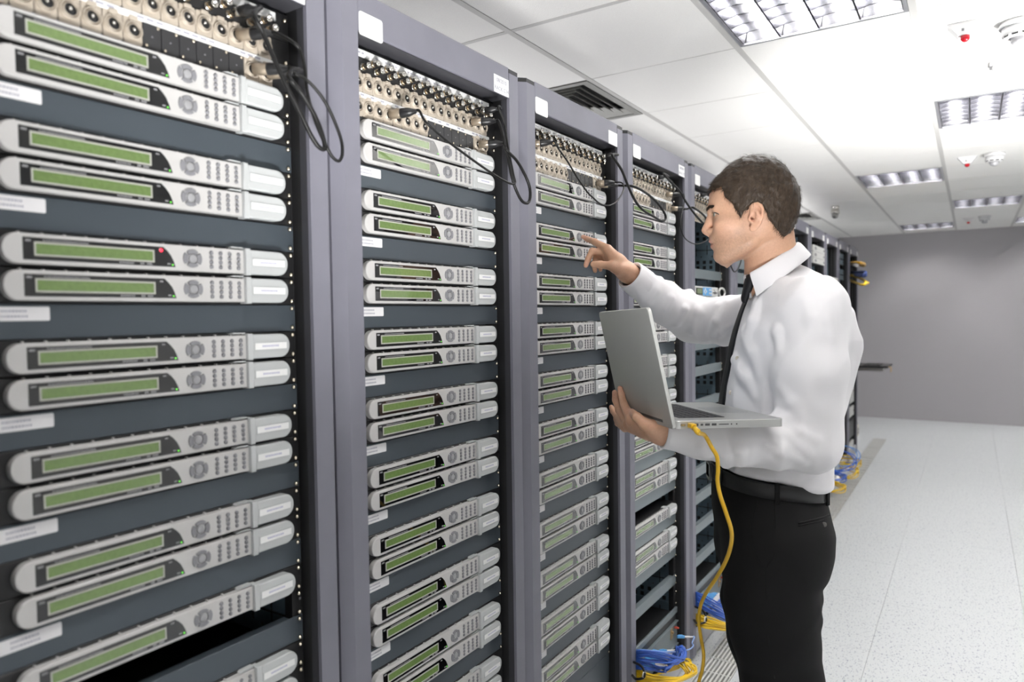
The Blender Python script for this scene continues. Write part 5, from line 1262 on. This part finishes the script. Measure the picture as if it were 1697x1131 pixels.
# ---- necktie
tie_m = mat('black_tie', (0.010, 0.010, 0.012), 0.55, bump=0.15, bscale=900, spec=0.3)
cols, ws = [], []
for v, wd_, lo_ in ((486, .013, -.004), (500, .017, -.006), (520, .020, -.010), (550, .024, -.018), (580, .028, -.024), (610, .031, -.028), (640, .034, -.030), (670, .036, -.030), (700, .038, -.028), (730, .040, -.025), (752, .030, -.02), (768, .004, -.02)):
    z = at(1200, v, 1.60)[2]; i_ = [np.interp(z, TC[:, 2], TC[:, j]) for j in range(5)]
    row_ = []
    for s in np.linspace(-1, 1, 7):
        l = s*wd_*1.12+lo_+.010; f = i_[3]*(1-np.abs(l/i_[4])**2.5)**(1/2.5)
        row_.append(np.array([i_[0], i_[1], z])+TF*(f+.0095-.003*abs(s))+TL*l)
    cols.append(row_)
cols = np.array(cols); n0, n1 = cols.shape[:2]
V_ = np.concatenate([cols.reshape(-1, 3), (cols-TF*.004).reshape(-1, 3)]); o2 = n0*n1
F_ = [(i*n1+j, (i+1)*n1+j, (i+1)*n1+j+1, i*n1+j+1) for i in range(n0-1) for j in range(n1-1)]
F_ += [tuple(o2+x for x in q[::-1]) for q in F_]
for i in range(n0-1): F_ += [(i*n1, o2+i*n1, o2+(i+1)*n1, (i+1)*n1), (i*n1+n1-1, (i+1)*n1+n1-1, o2+(i+1)*n1+n1-1, o2+i*n1+n1-1)]
tie = obj('necktie', np_mesh('necktie', V_, np.array(F_), tie_m), man)
kp = np.array(at(1236, 480, 1.638))
def knot_sd(P): 
    a, b = np.array(at(1242, 468, 1.635)), np.array(at(1234, 494, 1.645))
    t = np.clip(((P-a)@(b-a))/((b-a)@(b-a)), 0, 1); q = P-a-t[:, None]*(b-a); r = .0190-.0050*t
    k = np.sqrt((q@TL/1.0)**2+(q@TF/.58)**2+(q[:, 2]/1.0)**2); return (k-r)*.58
V_, F_ = surface(knot_sd, kp-.06, kp+.06, .003); obj('knot', np_mesh('knot', V_, F_, tie_m), tie)

# ---- trousers, belt, shoes
TR = [(780, 1269, .124, .158), (815, 1270, .128, .161), (840, 1274, .131, .167), (870, 1279, .134, .172), (900, 1280, .130, .174), (930, 1277, .118, .172)]
TRC = np.array([[*at(u, v, 1.73), a, w] for v, u, a, w in TR]); TRC = TRC[np.argsort(TRC[:, 2])]
ztop_f, ztop_b = at(1175, 789, 1.62)[2], at(1345, 806, 1.62)[2]
def trouser_sd(P):
    d, f, l = section(TRC, P, n=2.3)
    for lg, rs in ((LEGN, [.112, .100, .094, .087, .088, .083]), (LEGF, [.112, .100, .096, .089, .088, .083])): d = smin(d, sd_chain(P, lg, rs, .02), .035)
    for (a, b, r) in ((at(1306, 978, 1.540), at(1350, 990, 1.600), .018), (at(1284, 998, 1.540), at(1342, 1004, 1.575), .016), (at(1278, 965, 1.545), at(1325, 960, 1.55), .014), (at(1290, 1040, 1.535), at(1350, 1030, 1.585), .014)): d = smin(d, sd_cap(P, a, b, r*.6, r), .016)
    d = d-0.0022*wav(P*np.array([1, 1, 1.5]), 42, 4, 6)-0.0035*(1-np.abs(wav(P*np.array([.6, .6, 1.6]), 30, 12, 5))*2)*np.exp(-((P[:, 2]-0.66)/0.06)**2)
    top = P[:, 2]-(ztop_f+(ztop_b-ztop_f)*np.clip((0.12-f)/0.20, 0, 1.2))
    d = smax(d, top, .004); d = smax(d, 0.035-P[:, 2], .004)
    return d
lo3, hi3 = np.array(lo), np.array(hi); lo3[2] = 0.0; hi3[2] = 1.1
V_, F_ = surface(trouser_sd, lo3, hi3, 0.0055); V_ = relax(V_, F_, 1, 0.4)
trs_m = mat('black_wool', (0.0055, 0.0055, 0.0058), 0.8, spec=0.25, bump=0.15, bscale=1200)
trs = obj('trousers', np_mesh('trousers', V_, F_, trs_m), man)
def on_surface(u, v, d0, fn, lift=0.0):
    p = np.array(at(u, v, d0)); r = unit_v(ray(u, v))
    for _ in range(60): p = p+r*fn(p[None])[0]*.8
    return p-r*lift
def seam(pts, rad, m_, name):
    m = MB(); m.tube(spline([on_surface(u, v, 1.38, trouser_sd, rad*.2) for u, v in pts], 4), rad, 6); return m.build(name, m_, trs)
seam_m = mat('black_seam', (0.008, 0.008, 0.0085), 0.7, spec=0.2)
seam(((1255, 830), (1248, 855), (1245, 880), (1248, 905), (1256, 928), (1266, 941)), .0016, seam_m, 'pocket_edge')
seam(((1284, 830), (1285, 870), (1284, 920), (1270, 945), (1271, 990), (1274, 1060), (1284, 1125)), .0010, seam_m, 'side_seam')
seam(((1323, 868), (1340, 864), (1360, 859), (1374, 853)), .0022, seam_m, 'back_pocket'); seam(((1323, 872), (1340, 868.5), (1360, 863.5), (1375, 857)), .0014, seam_m, 'back_pocket')
p = on_surface(1366, 870, 1.38, trouser_sd, .001); m = MB(); m.lathe([(-.002, .0055), (.0018, .0055), (.0026, .0040), (.0018, 0)], p, unit_v(CAM-p), 14); m.build('pocket_button', mat('smoked_button', (0.10, 0.095, 0.09), 0.2), trs)
belt_m = mat('black_leather', (0.011, 0.011, 0.012), 0.42, bump=0.1, bscale=500)
rows_ = []
NB = 72
for k in range(NB+1):
    a = 2*math.pi*k/NB; ca, sa = math.cos(a), math.sin(a); rr_ = []
    for (hh, off) in ((-.030, .003), (-.0295, .0065), (0, .0075), (.0045, .0065), (.005, .003)):
        f0 = .125*ca; zt = ztop_f+(ztop_b-ztop_f)*min(max((0.12-f0)/0.20, 0), 1.2); z = zt+hh-.001
        i_ = [np.interp(z, TRC[:, 2], TRC[:, j]) for j in range(5)]; n_ = 2.3
        sgn = lambda x: math.copysign(abs(x)**(2/n_), x)
        rr_.append(np.array([i_[0], i_[1], z])+TF*(i_[3]+off)*sgn(ca)+TL*(i_[4]+off)*sgn(sa))
    rows_.append(rr_)
rows_ = np.array(rows_); nk = rows_.shape[1]
belt = obj('belt', np_mesh('belt', rows_.reshape(-1, 3), np.array([(k*nk+j, (k+1)*nk+j, (k+1)*nk+j+1, k*nk+j+1) for k in range(NB) for j in range(nk-1)]), belt_m), man)
bc = rows_[0, 2]; m = MB()
def tbox(mb, c, hf, hl, hz, mi=0):
    r = bmesh.ops.create_cube(mb.bm, size=2.0)
    for v in r['verts']: v.co = Vector(np.array(c)+TF*v.co.x*hf+TL*v.co.y*hl+np.array([0, 0, v.co.z*hz]))
    for f in set(f for v in r['verts'] for f in v.link_faces): f.material_index = mi
for s in (-1, 1): tbox(m, bc+TF*.004+TL*.024*s+np.array([0, 0, -.013]), .003, .003, .020); tbox(m, bc+TF*.004+np.array([0, 0, -.013+.018*s]), .003, .026, .003)
m.build('buckle', mat('dark_metal', (0.10, 0.10, 0.10), 0.25, 1.0), belt)
for k in (5, 17, 28, 50, 62):
    c = (rows_[k, 1]+rows_[k, 3])/2; out = rows_[k, 2]-np.array([*[np.interp(c[2], TRC[:, 2], TRC[:, j]) for j in range(2)], c[2]]); out = unit_v([out[0], out[1], 0]); tg = np.cross(out, [0, 0, 1]); m = MB()
    r = bmesh.ops.create_cube(m.bm, size=2.0)
    for v in r['verts']: v.co = Vector(c+out*(.0035+.0022*v.co.x)+tg*.005*v.co.y+np.array([0, 0, .023*v.co.z-.002]))
    m.build('belt_loop', trs_m if k != 5 else belt_m, belt)
for lg in (LEGN, LEGF):
    a = np.array(lg[-1]); c = np.array([a[0], a[1], 0.0])
    def shoe_sd(P, c=c):
        q = P-c; f = q@TF; l = q@TL; z = q[:, 2]
        up = sd_ell(np.stack([f, l, z], 1), (.065, 0, .030), (.155, .046, .042)); up = smin(up, sd_cap(np.stack([f, l, z], 1), (-.01, 0, .05), (-.005, 0, .10), .042, .040), .03)
        return smax(up, -z+.001, .004)
    V_, F_ = surface(shoe_sd, c+np.array([-.26, -.26, -.02]), c+np.array([.26, .26, .17]), .005)
    obj('shoe', np_mesh('shoe', V_, F_, mat('shoe_leather', (0.010, 0.010, 0.010), 0.25, coat=0.4)), man)
